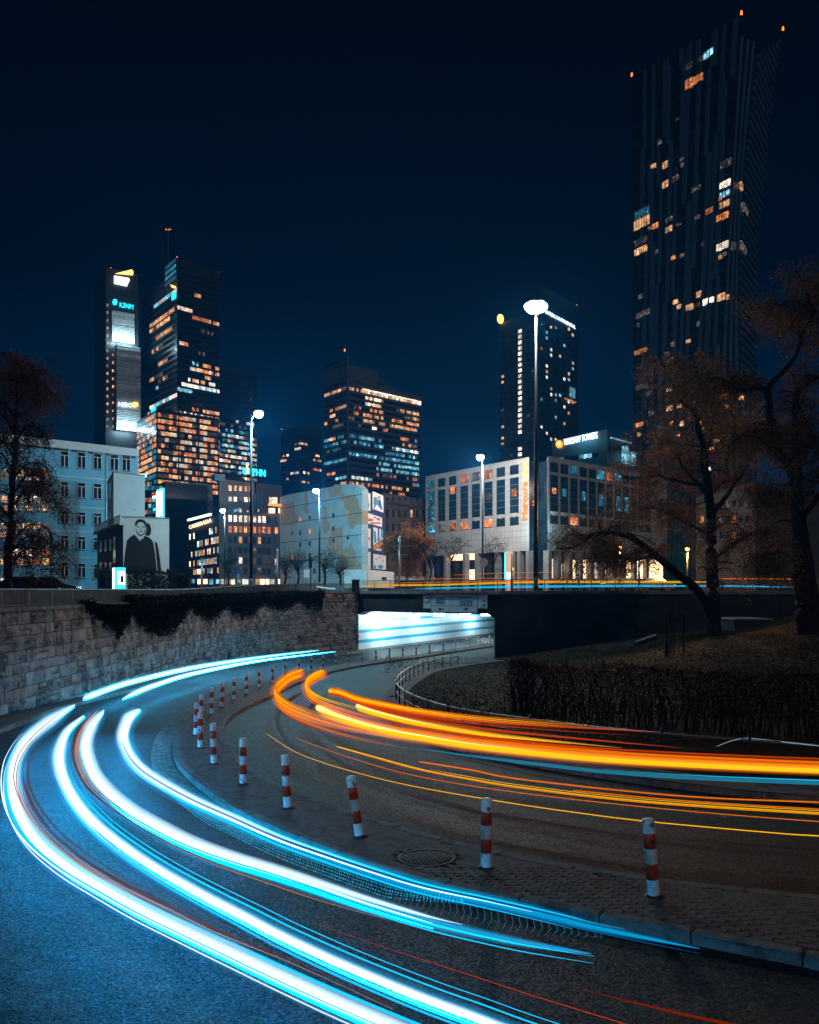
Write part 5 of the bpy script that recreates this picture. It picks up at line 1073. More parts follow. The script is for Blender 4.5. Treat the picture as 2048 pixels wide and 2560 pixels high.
poster(190, 920, 355, 1305, [(poster_orange, [(200, 1100), (290, 1040), (300, 1240), (230, 1230)]), (poster_red, [(215, 1045), (290, 1040), (285, 1140), (215, 1110)]), (poster_orange, blob(325, 1130, 20, 30)), (poster_teal, [(195, 970), (270, 960), (270, 1000), (195, 1010)])])
poster(405, 930, 590, 1360, [(poster_teal, [(410, 960), (450, 1000), (470, 1200), (420, 1200)]), (sign_blue, [(490, 930), (520, 930), (515, 1190), (495, 1190)]), (poster_orange, blob(440, 1290, 40, 60)), (poster_orange, blob(540, 1260, 45, 55)), (poster_red, blob(495, 1225, 18, 25)), (poster_white, blob(445, 1270, 14, 22)), (poster_teal, [(550, 950), (585, 950), (585, 1120), (550, 1100)])])
poster(205, 1375, 352, 1715, [(poster_teal, [(215, 1480), (280, 1560), (310, 1690), (270, 1710), (225, 1580)]), (poster_red, [(210, 1440), (290, 1380), (300, 1395), (220, 1460)])])
poster(405, 1440, 650, 1715, [(poster_teal, blob(545, 1670, 50, 40)), (poster_teal, blob(435, 1670, 25, 30)), (poster_red, blob(465, 1525, 16, 16)), (trim_dark, [(580, 1545), (610, 1535), (600, 1565)]), (trim_dark, [(510, 1460), (518, 1460), (530, 1520), (522, 1520)]), (trim_dark, [(560, 1460), (568, 1460), (575, 1500), (567, 1500)])])
ob = thing('old_tenement', 'dark old tenement between the poster wall and the hotel', 'building', V2(1010, 170)); a, b = V2(955, 166), V2(1072, 180); fO = Face(a, b); block4('wall', old_wall, ob, a, b, 12, -2, zf(1237, 170)); fO.panel('cornice', conc_dark, ob, 0, 1, zf(1262, 170), zf(1257, 170), 0, .5)
for u in range(966, 1062, 15):
    for v in (1244, 1275, 1310, 1345, 1380): fO.pxpanel('window', glass_dark if R.random() < .93 else warm, ob, u, v, u + 5, v + (8 if v < 1250 else 18), -.02, .06)
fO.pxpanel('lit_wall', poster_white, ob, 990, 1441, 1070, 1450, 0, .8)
# hotel
ht = thing('hotel', 'pale stone corner hotel with tall slit windows and an orange vertical sign', 'hotel', V2(1345, 152)); hA, hB, hC, hD = V2(1064, 176), V2(1323, 150), V2(1371, 149), V2(1668, 178)
zt = zf(1142, 150); zu = zf(1376, 150); fL, fR = Face(hA, hB), Face(hC, hD)
prism('wall', [hA, hB, V2(1326, 154), V2(1150, 196)], zu, zt, hotel_m, ht); prism('wall', [hC + Vector((0, .05, 0)), hD, V2(1500, 205), V2(1366, 154)], zu, zt, hotel_m, ht)
prism('glass_corner', [V2(1323.5, 151), V2(1347, 153), V2(1370.5, 150.5), V2(1360, 165), V2(1330, 165)], -1, zt - .6, glass_blue, ht)
prism('ground_floor', [V2(1066, 178.5), V2(1322, 153), V2(1345, 155), V2(1371, 152), V2(1664, 180), V2(1500, 195), V2(1100, 195)], -2, zu, glass_dark, ht)
for fc, us in ((fL, (1068, 1112, 1160, 1190, 1240, 1266, 1296, 1318)), (fR, (1376, 1400, 1428, 1455, 1482, 1510, 1536, 1562, 1590, 1620))):
    for u in us: t_ = fc.inv(u, 1400)[0]; fc.panel('column', hotel_m, ht, t_ - .012, t_ + .012, -1, zu, -1.2, 0)
tw = Wins(ht)
LC = [(75, .55), (145, .6), (218, .6), (295, .6), (372, .6), (455, .6), (537, .6), (627, .6)]
c4 = lambda x, y: (1050 + x / 2.654, 1050 + y / 2.654)
zr = [(zf(1156, 150), zf(1179, 150)), (zf(1188, 150), zf(1278, 150)), (zf(1288, 150), zf(1308, 150))]
lits = {(0, 3): orange, (0, 5): orange, (2, 2): orange, (2, 3): orange, (2, 5): orange, (2, 1): dim, (0, 4): dim}
def hotel_win(fc, u, ri, wm, m_):
    t_ = fc.inv(u, 1250)[0]; hw = wm / fc.width() / 2; z1, z0 = zr[ri]; fc.panel('window', m_, ht, t_ - hw, t_ + hw, z0, z1, -.3, .03); W2 = hw
    fc.panel('window_frame', trim_dark, ht, t_ - hw * 1.06, t_ + hw * 1.06, z0 - .08, z0, -.1, .1)
    if ri == 1:
        for k in range(1, 5): zz = lerp(z0, z1, k / 5); fc.panel('transom', tower_light, ht, t_ - hw, t_ + hw, zz - .06, zz + .06, .03, .08)
        n_ = fc.pt(t_, z0 - .9, .05); meshobj('window_foot', [fc.pt(t_ - hw, z0 - .08, .02), fc.pt(t_ + hw, z0 - .08, .02), fc.pt(t_, z0 - .9, .02), fc.pt(t_ - hw, z0 - .08, .35), fc.pt(t_ + hw, z0 - .08, .35)], [(0, 2, 1), (0, 3, 2), (3, 4, 2), (4, 1, 2), (0, 1, 4, 3)], plaster_gable, ht)
for k, (x, _) in enumerate(LC):
    u = 1050 + x / 2.654
    for ri in range(3): hotel_win(fL, u, ri, 2.4, lits.get((ri, k), glass_blue if k else teal_w))
for k, v0, v1 in ((2, 1217, 1235), (7, 1222, 1241), (5, 1232, 1250)): u = 1050 + LC[k][0] / 2.654; fL.pxpanel('lit_room', orange if k != 5 else dim, ht, u - 6, v0, u + 6, v1, .04, .1)
for k, x in enumerate((890, 958, 1022, 1084, 1144, 1202, 1258, 1314, 1368, 1418, 1466, 1512)):
    u = 1050 + x / 2.654
    for ri in range(3): hotel_win(fR, u, ri, 2.3, glass_blue if R.random() < .8 or ri == 1 else R.choice([orange, teal_w]))
    if k in (0, 3, 5, 7, 8, 1): fR.pxpanel('lit_room', orange if k == 0 else teal_w, ht, u - 5, 1220 + k * 3, u + 5, 1235 + k * 6, .04, .1)
for u0, v0, u1, v1, m_ in ((1110, 1373, 1171, 1400, g_shop), (1155, 1424, 1171, 1450, g_shop), (1145, 1404, 1150, 1414, orange)): fL.pxpanel('lobby_light', m_, ht, u0, v0, u1, v1, -2.0, -1.5)
for k in range(13):
    u = 1384 + k * 22
    if k > 7: fR.pxpanel('shop_window', g_shop, ht, u, 1398, u + 19, 1446, -1.2, -.9)
    else: fR.pxpanel('shop_window', g_shop if R.random() < .5 else whitew, ht, u, R.uniform(1396, 1410), u + R.uniform(9, 17), 1446, -1.6, -1.3)
sg2 = thing('hotel_sign', 'vertical glowing orange letters at the corner of the hotel', 'sign', fL.pt(.97, 20, .3)); tq, zq = fL.inv(1318.5, 1300)
pS = fL.pt(fL.inv(1320, 1220)[0], zf(1300, 150), .25)
textobj('Mercure', g_or, sg2, pS, (0, 0, 1), -fL.right(), zf(1206, 150) - zf(1300, 150), None, 'lettering', .08)
textobj('HOTEL', g_yel, sg2, pS + Vector((0, 0, zf(1200, 150) - zf(1300, 150))), (0, 0, 1), -fL.right(), zf(1150, 150) - zf(1200, 150), None, 'lettering', .08)
gc = Face(V2(1323.5, 150.9), V2(1347, 152.9)); pS2 = gc.pt(.62, zf(1265, 151), .2); textobj('Mercure', g_or, sg2, pS2, (0, 0, 1), gc.right() * -1, zf(1200, 150) - zf(1265, 150), None, 'lettering', .03)
for v, e in ((1322, 700),): light('corner_uplight', 'POINT', pxp(1368, v, 146.5), 900, (.5, .9, 1), ht, .4); light('corner_uplight', 'POINT', pxp(1316, v, 147.5), 380, (.5, .9, 1), ht, .4)
ptxt(gc, 'BX', sign_white, ht, 1329, 1431, 8, 7, .25)
# tower behind the big lamp
R.seed(9)
it = thing('hotel_tower', 'slender dark hotel tower behind the brightest street lamp, with a lit name sign', 'tower', V2(1350, 360)); iA, iB, iC = V2(1249, 372), V2(1348, 350), V2(1446, 378); fL, fR = Face(iA, iB), Face(iB, iC)
prism('shaft', [iA, iB, V2(1362, 372), V2(1300, 392)], -2, zf(772, 352), tower_light, it); prism('shaft', [iB + Vector((.1, .1, 0)), iC, V2(1420, 400), V2(1362, 390)], -2, zf(713, 352), tower_light, it)
fh_ = zf(1000, 352) - zf(1014, 352); tw = Wins(it)
for r_ in range(23):
    v = 824 + r_ * 14
    if r_ < 19 or r_ in (21, 22): tw.px(fL, 1297, v, 1304.5, v + 8, whitew, d1=.3, pr=3)
    for u in (1254, 1276, 1288, 1318, 1330): tw.px(fL, u, v + 2, u + 6, v + 8, warm if (u == 1254 and r_ in (8, 9, 17, 19, 20)) else (dim if R.random() < .05 else glass_blue))
    for u in (1352, 1365, 1376, 1387.5, 1398, 1409, 1420, 1430): tw.px(fR, u, v - 12 + (u - 1350) * .10, u + 4.5, v - 5 + (u - 1350) * .10, R.choice([warm, whitew, cool]) if R.random() < .22 else glass_blue, pr=1)
tw.done(); ptxt(fR, 'INTERCONTINENTAL', g_sign, it, 1362, 783, 75, 9, .3, ext=.1)
fR.pxpanel('sky_lobby', cool, it, 1424, 970, 1436, 994, .1, .5); fR.pxpanel('terrace_lights', orange, it, 1410, 1000, 1436, 1003, .3, 1)
fL.poly('roof_lamp', g_yel, it, [(1255 + 7 * math.cos(k * .524), 798 + 12 * math.sin(k * .524)) for k in range(12)], .5, 1.2); beacon_part(it, Vector((iC.x - .6, iC.y + .6, zf(713, 352))), .8)
fL.panel('base_band', trim_dark, it, 0, 1, zf(1112, 355), zf(1105, 355), 0, .6)
# low block with lit roof sign
lb = thing('lowrise_offices', 'low blue office block with a glowing roof sign behind the hotel', 'building', V2(1450, 195)); a, b = V2(1380, 206), V2(1518, 190); fB = Face(a, b); prism('wall', [a, b, V2(1545, 200), V2(1420, 220)], -2, zf(1072, 190), tower_light, lb); c_ = V2(1602, 202); fC = Face(b + Vector((0, .1, 0)), c_); prism('wing', [b + Vector((.1, 1, 0)), c_, V2(1590, 215), V2(1530, 212)], -2, zf(1104, 195), tower_light, lb)
fB.poly('logo_disc', g_or, lb, [(1402 + 8.5 * math.cos(k * .524), 1111 + 10 * math.sin(k * .524)) for k in range(12)], .3, .6); fB.poly('logo_core', g_yel, lb, [(1403 + 5 * math.cos(k * .524), 1110 + 6 * math.sin(k * .524)) for k in range(12)], .6, .8)
textobj('WARSAW TOWERS', g_sign, lb, fB.pt(fB.inv(1413, 1112)[0], fB.inv(1413, 1114)[1], .4), fB.right(), (0, 0, 1), (fB.inv(1497, 1100)[0] - fB.inv(1413, 1100)[0]) * fB.width(), 1.6, 'lettering', .1)
light('sign_glow', 'POINT', fB.pt(.6, zf(1098, 196), 2.5), 500, (.2, .8, 1), lb, 1)
tw = Wins(lb)
for k in range(14): u = 1385 + k * 8; m_ = cool if k in (0, 1, 2, 8, 9, 10, 11) else glass_dark; tw.px(fB, u, 1137 + (1450 - u) * .14, u + 7, 1147 + (1450 - u) * .14, m_)
for k in range(9): u = 1522 + k * 8.5; tw.px(fC, u, 1116, u + 7, 1126, cool if k in (4, 5) else glass_dark)
tw.done(); fC.pxpanel('billboard', cool, lb, 1550, 1130, 1579, 1162, .5, 1.2); fC.pxpanel('rooftop_edge', cool, lb, 1525, 1100, 1575, 1103, .2, .6)
# tall slanted tower
R.seed(21)
zl_ = thing('slanted_tower', 'very tall dark tower with slanted crown, striped facade and scattered lit windows', 'tower', V2(1700, 270))
def edge(pts, Y):
    P = sorted((zf(v, Y), u) for u, v in pts)
    def f(z):
        if z <= P[0][0]: u = P[0][1]
        elif z >= P[-1][0]: u = P[-1][1]
        else:
            for (z0, u0), (z1, u1) in zip(P, P[1:]):
                if z0 <= z <= z1: u = lerp(u0, u1, (z - z0) / (z1 - z0)); break
        return V2(u, Y)
    return f
e0 = edge([(1580, 190), (1583, 1000), (1583, 1470)], 285); e1 = edge([(1854, 36), (1849, 97), (1831, 422), (1820, 617), (1812, 740), (1800, 1000), (1795, 1470)], 250)
e2 = edge([(1890, 107), (1882, 180), (1860, 390), (1847, 617), (1844, 782), (1850, 1000), (1855, 1470)], 253); e3 = edge([(1958, 75), (1932, 243), (1912, 422), (1901, 552), (1894, 617), (1890, 762), (1893, 925), (1900, 1470)], 276)
e4 = lambda z: V2(1760, 310)
zz = [-2, 20, 40, 60, 80, 100, 120, 140, 155, 168]; es = [e0, e1, e2, e3, e4]; tops = [zf(190, 285), zf(36, 250), zf(107, 253), zf(75, 276), zf(75, 276)]
V = []; Fc = []
for z in zz + ['top']:
    for k, e in enumerate(es): q = e(tops[k] if z == 'top' else z); V.append((q.x, q.y, tops[k] if z == 'top' else z))
for j in range(len(zz)):
    for k in range(5): Fc.append((j * 5 + k, j * 5 + (k + 1) % 5, (j + 1) * 5 + (k + 1) % 5, (j + 1) * 5 + k))
Fc.append(tuple(range(len(zz) * 5, len(zz) * 5 + 5))); meshobj('shaft', V, Fc, glass_dark, zl_)
f0, f12, f3 = Face(e0, e1), Face(e1, e2), Face(e2, e3)
for k in range(10):                                     # pale vertical strips, shifted sideways at breaks
    t_ = .12 + k * .088; z = 4
    while z < 172:
        l = R.uniform(14, 42); z1 = min(z + l, lerp(tops[0], tops[1], t_) - .5); tt_ = t_ + R.choice([-.026, 0, .026]); w_ = R.choice([.030, .040, .048])
        nz_ = max(1, int((z1 - z) / 12))
        for q in range(nz_): za, zb = lerp(z, z1, q / nz_), lerp(z, z1, (q + 1) / nz_); f0.panel('pale_strip', tower_light, zl_, tt_, tt_ + w_, za, zb, -.1, .35)
        z = z1
        if z1 >= lerp(tops[0], tops[1], t_) - .6: break
mb = MB()
for k in range(52):                                     # floor lines
    z = 3.3 * k + 2; mb.add(f0.boxv(.0, 1, z, z + .35, -.1, .12), BOXF)
mb.build('floor_lines', tower_dark, zl_, kind='stuff')
for t_ in (.12, .5, .85):
    for q in range(13): f12.panel('pale_strip', tower_light, zl_, t_ - .07, t_ + .07, q * 13, q * 13 + 13, -.1, .3)
for k in range(46):
    z = 64 + k * 2.7
    if z < 185: f3.panel('balcony_band', tower_light, zl_, max(.06 + R.uniform(0, .12), (z - 164) / 21), .98 - R.uniform(0, .08), z, z + 1.2, -.1, .5)
for t_ in (.15, .4, .65, .9):
    for q in range(5): f3.panel('pale_strip', tower_light, zl_, t_ - .05, t_ + .05, q * 12.4, q * 12.4 + 12.4, -.1, .3)
tw = Wins(zl_)
c6 = lambda x, y: (1500 + x / 3.08, y / 3.08)
for x0, y0, x1, y1, m_ in ((665, 480, 712, 540, dim), (805, 380, 875, 445, cool), (763, 430, 795, 480, dim), (662, 600, 715, 690, orange), (725, 570, 793, 640, orange), (587, 905, 607, 935, dim), (487, 1235, 530, 1300, warm), (487, 1385, 532, 1450, warm), (562, 1345, 608, 1405, dim), (715, 1425, 775, 1480, dim), (935, 1225, 1012, 1295, dim), (930, 1385, 1005, 1450, whitew), (930, 1465, 1000, 1525, cool), (930, 1540, 998, 1605, warm), (905, 1635, 990, 1700, orange), (820, 1595, 875, 1655, orange), (275, 1600, 385, 1680, teal_w), (268, 1670, 388, 1760, warm), (410, 1710, 455, 1765, orange), (512, 1665, 560, 1715, dim), (510, 1735, 562, 1795, warm), (595, 1710, 625, 1745, dim), (738, 1650, 768, 1695, dim), (272, 1825, 362, 1890, dim), (272, 1895, 365, 1960, warm), (905, 1860, 988, 1930, whitew), (920, 1940, 975, 1985, dim)):
    u0, v0 = c6(x0, y0); u1, v1 = c6(x1, y1); tw.px(f0, u0, v0 + 3, u1, v1 - 3, m_, d1=.4, pr=2)
    for q in range(1, max(2, int((u1 - u0) / 6))): um = lerp(u0, u1, q / max(2, int((u1 - u0) / 6))); f0.pxpanel('mullion', trim_dark, zl_, um - .35, v0 + 2, um + .35, v1 - 2, .3, .55)
c6b = lambda x, y: (1500 + x / 3.08, 600 + y / 3.08)
for x0, y0, x1, y1, m_ in ((570, 455, 602, 500, warm), (668, 490, 718, 545, warm), (748, 390, 785, 445, warm), (750, 475, 778, 518, dim), (800, 448, 835, 505, whitew), (850, 435, 876, 485, whitew), (910, 408, 962, 470, warm), (975, 415, 997, 462, warm), (285, 540, 390, 595, dim), (752, 620, 776, 668, dim), (270, 835, 365, 880, orange), (520, 905, 565, 960, dim), (278, 1105, 368, 1155, dim), (518, 1130, 565, 1170, whitew), (725, 1225, 775, 1275, orange), (930, 1180, 995, 1235, orange), (520, 1270, 565, 1320, warm), (600, 1260, 630, 1300, warm), (285, 1400, 340, 1440, orange), (970, 1255, 990, 1310, orange), (595, 1490, 615, 1520, orange), (840, 1590, 885, 1620, orange), (520, 1580, 540, 1620, orange), (825, 1745, 855, 1790, whitew), (970, 1490, 1010, 1540, dim)):
    u0, v0 = c6b(x0, y0); u1, v1 = c6b(x1, y1); tw.px(f0, u0, v0 + 2, u1, v1 - 2, m_, d1=.4, pr=2)
for _ in range(26):
    u0 = R.uniform(1590, 1800); v0 = R.uniform(330, 1150); tw.px(f0, u0, v0, u0 + R.uniform(5, 12), v0 + R.uniform(8, 12), R.choice([dim, dim, warm, orange]), d1=.4, pr=1)
for u0, v0, u1, v1, m_ in ((1853, 517, 1866, 532, dim), (1848, 458, 1853, 475, warm), (1848, 612, 1862, 628, dim)): tw.px(f3, u0, v0, u1, v1, m_, d1=.7, pr=2)
for u0, v0, u1, v1, m_ in ((1828, 605, 1838, 626, dim), (1833, 458, 1842, 472, dim), (1845, 985, 1858, 1000, warm)): tw.px(f12, u0, v0, u1, v1, m_, d1=.4, pr=2)
tw.done()
for k in (0, 1, 3): q = es[k](tops[k]); beacon_part(zl_, Vector((q.x, q.y, tops[k])), 1.0)
# panel building beyond the park trees
pb = thing('panel_building', 'plain beige panel building half hidden behind the park trees', 'building', V2(1850, 150)); a, b, c_ = V2(1740, 168), V2(1888, 145), V2(2100, 165); prism('wall', [a, b, c_, V2(2000, 185), V2(1800, 185)], -2, zf(1215, 150), beige, pb); fA, fB = Face(a, b), Face(b, c_)
for k in range(5): zz = 2 + k * 3.6; fA.panel('joint_band', conc_dark, pb, 0, 1, zz, zz + .12, 0, .05); fB.panel('joint_band', conc_dark, pb, 0, 1, zz, zz + .12, 0, .05)
for k in range(8):
    for v in (1250, 1290, 1330): fA.pxpanel('window', R.choice([glass_dark, glass_dark, dim, orange]), pb, 1752 + k * 16, v, 1760 + k * 16, v + 16, -.02, .06)
for k in range(10): u = 1620 + k * 13; b_ = 0

# ------------------------------------------------------------------ street lamps
def lamp_post(label, u, vh, Y, base_v, uh=None, r0=.13, head=.35, power=20000, col=(.6, .9, 1), arms=1, zlight=-.4):
    x = (u - CX) / F * Y; zb = min(-.12, (HY - base_v) / F * Y); zt = (HY - vh) / F * Y; t_ = thing('street_lamp', label, 'street lamp', (x, Y, zb), 'street lamps')
    b_ = MB(); b_.cyl((x, Y, zb - .3), (x, Y, zb + 1.2), r0 * 1.15, r0 * 1.1, 12); b_.build('base', pole_metal, t_, True)
    b_ = MB(); b_.cyl((x, Y, zb + 1.2), (x, Y, zt - .1), r0, r0 * .5, 12); b_.build('pole', pole_metal, t_, True)
    xh = ((uh if uh is not None else u) - CX) / F * Y
    if arms == 1:
        b_ = MB(); v_, f_ = tube([Vector((x, Y, zt - .6)), Vector((lerp(x, xh, .4), Y, zt - .15)), Vector((xh, Y, zt + .05))], [r0 * .45] * 3, 8); b_.add(v_, f_); b_.build('arm', pole_metal, t_, True); heads = [(xh, Y)]
    else:
        b_ = MB(); b_.cyl((x, Y, zt - .15), (x, Y, zt + .1), head * 1.2, head * 1.2, 16); b_.build('crown_ring', pole_metal, t_); heads = [(x + math.cos(k * 6.283 / arms) * head * 1.05, Y + math.sin(k * 6.283 / arms) * head * 1.05) for k in range(arms)]
    for hx, hy in heads:
        me = lathe('luminaire_bowl', [(.0005, -head), (head * .5, -head * .88), (head * .86, -head * .5), (head, 0), (head * .8, head * .35), (.0005, head * .5)], g_white, 14); o = link(bpy.data.objects.new('luminaire', me)); setp(o, t_); o.matrix_basis = Matrix.Translation((hx, hy, zt))
        b_ = MB(); b_.cyl((hx, hy, zt + head * .45), (hx, hy, zt + head * .62), head * .75, head * .3, 12); b_.build('housing', pole_metal, t_)
    light('bulb', 'POINT', (xh, Y, zt - head * 1.2 + zlight), power, col, t_, head); return t_
lamp_post('tallest lamp mast with the brightest white head, standing on the bridge', 1340, 765, 71.3, 1476, r0=.20, head=.5, power=8500, col=(.86, .95, 1), arms=6)
lamp_post('slim street lamp with bright white head in front of the hotel facade', 1207, 1142, 137, 1462, 1201, r0=.19, head=.66, power=34000, col=(1, .93, .88))
lamp_post('street lamp with bright white head before the patched plaster wall', 799, 1226, 112, 1462, 790, r0=.15, head=.44, power=21000, col=(.16, .72, 1))
lamp_post('tall dark street lamp rising over the left wall beside the dark slab tower', 628, 1033, 78, 1474, 647, r0=.17, head=.45, power=13000, col=(.40, .82, 1))
lamp_post('small street lamp with white head before the stepped store building', 562, 1276, 128, 1462, 557, r0=.12, head=.42, power=6000, col=(.6, .88, 1))
def sodium(label, u, v, Y, power):
    x, z = (u - CX) / F * Y, (HY - v) / F * Y; t_ = thing('sodium_lamp', label, 'street lamp', (x, Y, -.1), 'sodium lamps behind the park trees')
    b_ = MB(); b_.cyl((x, Y, -.2), (x, Y, z - .2), .09, .05, 8); b_.build('pole', pole_metal, t_, True)
    o = link(bpy.data.objects.new('luminaire', lathe('sodium_bowl', [(.0005, -.24), (.17, -.18), (.23, 0), (.0005, .1)], g_sod, 12))); setp(o, t_); o.matrix_basis = Matrix.Translation((x, Y, z))
    b_ = MB(); b_.cyl((x, Y, z + .08), (x, Y, z + .2), .22, .1, 10); b_.build('housing', pole_metal, t_); light('bulb', 'POINT', (x, Y, z - .5), power, (1, .45, .12), t_, .3)
sodium('small orange street lamp under the arching limb of the park tree', 1550, 1368, 86, 11000); sodium('small orange street lamp right of the arching limb, near the tree trunk', 1719, 1371, 84, 9500)

# ------------------------------------------------------------------ trees
def leafq(mb, c_, s, rr):
    a = Vector((rr.uniform(-1, 1), rr.uniform(-1, 1), rr.uniform(-1, 1))).normalized(); b = a.orthogonal().normalized(); d = a.cross(b)
    mb.add([c_ - b * s, c_ + d * s * .55, c_ + b * s, c_ - d * s * .55], [(0, 1, 2, 3)])
def grow(limbs, wood, leaves, rr, sub=14, sublen=(1.5, 3.2), twigs=5, twl=(.7, 1.6), nleaf=10, ls=(.06, .12), droop=.5, spread=.16, start=.25):
    """limbs: list of (points, r0, r1). adds wood tubes and leaves"""
    for P, r0, r1 in limbs:
        Q = catmull(P, max(8, len(P) * 5)); Q = [q + Vector((mnoise.noise(q * .7), mnoise.noise(q * .7 + Vector((9, 0, 0))), 0)) * .12 for q in Q]; n = len(Q)
        v_, f_ = tube(Q, [lerp(r0, r1, (i / (n - 1)) ** .8) for i in range(n)], 8); wood.add(v_, f_)
        for k in range(sub):
            i = int(lerp(start, 1, rr.random()) * (n - 1)); p = Q[i]; d = Vector((rr.uniform(-1, 1), rr.uniform(-1, 1), rr.uniform(-.2, .9))).normalized(); L = rr.uniform(*sublen); S_ = [p]
            for q in range(6): d = (d + Vector((rr.uniform(-.3, .3), rr.uniform(-.3, .3), rr.uniform(-.25, .2) - droop * .12 * q))).normalized(); S_.append(S_[-1] + d * L / 6)
            rb = lerp(r0, r1, i / (n - 1)) * .35; rb = max(.018, min(.07, rb)); v_, f_ = tube(S_, [lerp(rb, .008, q / 6) for q in range(7)], 5); wood.add(v_, f_)
            for _ in range(twigs):
                j = rr.randint(2, 6); p2 = S_[j]; d2 = Vector((rr.uniform(-1, 1), rr.uniform(-1, 1), rr.uniform(-.8, .6) - droop * .4)).normalized(); l2 = rr.uniform(*twl); T = [p2]
                for q in range(4): d2 = (d2 + Vector((rr.uniform(-.2, .2), rr.uniform(-.2, .2), -droop * .3))).normalized(); T.append(T[-1] + d2 * l2 / 4)
                v_, f_ = tube(T, [.012, .010, .008, .006, .004], 3); wood.add(v_, f_)
                for _ in range(nleaf): q = rr.random() * 3.99; c_ = T[int(q)].lerp(T[int(q) + 1], q % 1) + Vector((rr.gauss(0, spread), rr.gauss(0, spread), rr.gauss(0, spread))); leafq(leaves, c_, rr.uniform(*ls), rr)
def tree(name, label, base, limbs, leafm, seed, group=None, **k):
    t_ = thing(name, label, 'tree', base, group); wood, lv = MB(), MB(); grow(limbs, wood, lv, random.Random(seed), **k); wood.build('trunk', bark, t_, True)
    if lv.v: lv.build('crown', leafm, t_)
    return t_
def L(Y, pts, r0, r1, dy=0): return ([pxp(u, v, Y + dy * i / max(1, len(pts) - 1)) for i, (u, v) in enumerate(pts)], r0, r1)
Y = 60
limbs = [L(Y, [(1788, 1600), (1783, 1540), (1782, 1480), (1780, 1380), (1778, 1290), (1768, 1210), (1757, 1130), (1747, 1061)], .62, .22), L(Y, [(1778, 1540), (1745, 1480), (1700, 1440), (1640, 1390), (1590, 1350), (1560, 1337), (1510, 1332), (1475, 1342), (1450, 1360), (1425, 1370), (1390, 1372)], .40, .05, -4),
         L(Y, [(1747, 1061), (1727, 1022), (1708, 1006), (1682, 964), (1662, 925), (1643, 886)], .2, .03, -3), L(Y, [(1760, 1230), (1727, 1191), (1695, 1145), (1662, 1103), (1636, 1093)], .16, .03, 4), L(Y, [(1757, 1126), (1772, 1110), (1783, 1055), (1779, 1010), (1800, 930)], .16, .03, 3), L(Y, [(1778, 1290), (1830, 1220), (1870, 1160), (1890, 1090), (1880, 1020)], .2, .03, 5),
         L(Y, [(1770, 1215), (1700, 1205), (1640, 1190), (1570, 1195), (1540, 1170)], .16, .03, 6), L(Y, [(1640, 1385), (1600, 1398), (1575, 1403), (1555, 1392), (1500, 1392), (1465, 1405)], .10, .02, -3), L(Y, [(1510, 1333), (1496, 1352), (1490, 1372)], .1, .06), L(Y, [(1757, 1130), (1740, 1050), (1750, 960), (1730, 890)], .14, .02, -5), L(Y, [(1780, 1340), (1700, 1300), (1640, 1270), (1600, 1280)], .14, .03, 5), L(Y, [(1783, 1400), (1850, 1350), (1900, 1330), (1930, 1370)], .14, .03, -4)]
tree('willow_tree', 'large bare-armed park tree with an arching limb and thin brown leaves', pxp(1785, 1590, Y), limbs, leaf_or, 3, 'large trees in the park', sub=26, sublen=(1.4, 3.8), twigs=8, nleaf=19, ls=(.045, .10), droop=.75, spread=.2, start=.3)
Y = 50
limbs = [L(Y, [(2012, 1610), (2008, 1500), (2000, 1400), (1993, 1298), (1987, 1200), (1948, 1135), (1932, 1071), (1919, 973)], .55, .2), L(Y, [(1919, 973), (1954, 934), (1990, 889), (2003, 840), (2032, 782), (2013, 723), (1990, 675)], .2, .04, -2), L(Y, [(1919, 975), (1890, 970), (1850, 977), (1825, 957), (1780, 940)], .17, .03, 3), L(Y, [(1999, 830), (1993, 814), (1971, 795), (1938, 791), (1910, 780)], .1, .02, 2), L(Y, [(2035, 1610), (2030, 1480), (2010, 1350), (1996, 1200), (1987, 1055), (1990, 1000), (2006, 967), (2045, 944), (2090, 900)], .42, .1, 2),
         L(Y, [(2030, 790), (2050, 740), (2080, 700)], .1, .03), L(Y, [(2000, 1300), (2050, 1240), (2090, 1150), (2100, 1050)], .2, .05, -2), L(Y, [(1948, 1135), (1900, 1100), (1860, 1090), (1830, 1110)], .12, .03, -3), L(Y, [(2000, 1400), (1950, 1380), (1910, 1400), (1890, 1440)], .14, .03, -3), L(Y, [(1996, 1250), (1940, 1230), (1900, 1240), (1870, 1270)], .12, .03, 3), L(Y, [(1990, 1000), (2030, 1080), (2060, 1150)], .1, .03, -3)]
tree('willow_tree', 'twin-stemmed park tree with crooked limbs at the right edge', pxp(2012, 1605, Y), limbs, leaf_or, 8, 'large trees in the park', sub=26, sublen=(1.0, 2.8), twigs=8, nleaf=19, ls=(.045, .09), droop=.6, spread=.18, start=.4)
Y = 47
limbs = [L(Y, [(18, 1490), (20, 1400), (28, 1280), (34, 1150), (40, 1020), (42, 930), (45, 870)], .30, .03)]
rr = random.Random(4)
for k in range(17):
    v = lerp(1420, 930, k / 16); x0 = lerp(22, 42, (1420 - v) / 490); w_ = lerp(125, 40, max(0, (1300 - v) / 400)) if v < 1300 else 120; s_ = 1 if rr.random() < .72 else -1
    limbs.append(L(Y, [(x0, v), (x0 + s_ * w_ * .35, v - 45), (x0 + s_ * w_ * .75, v - 40), (x0 + s_ * w_, v + 10)], .07, .015, rr.uniform(-3, 3)))
tree('birch_tree', 'drooping birch with rust-red leaves at the left edge', pxp(18, 1490, Y), limbs, leaf_red, 6, None, sub=14, sublen=(.8, 2.0), twigs=7, twl=(.8, 1.8), nleaf=16, ls=(.04, .08), droop=1.1, spread=.13, start=.1)
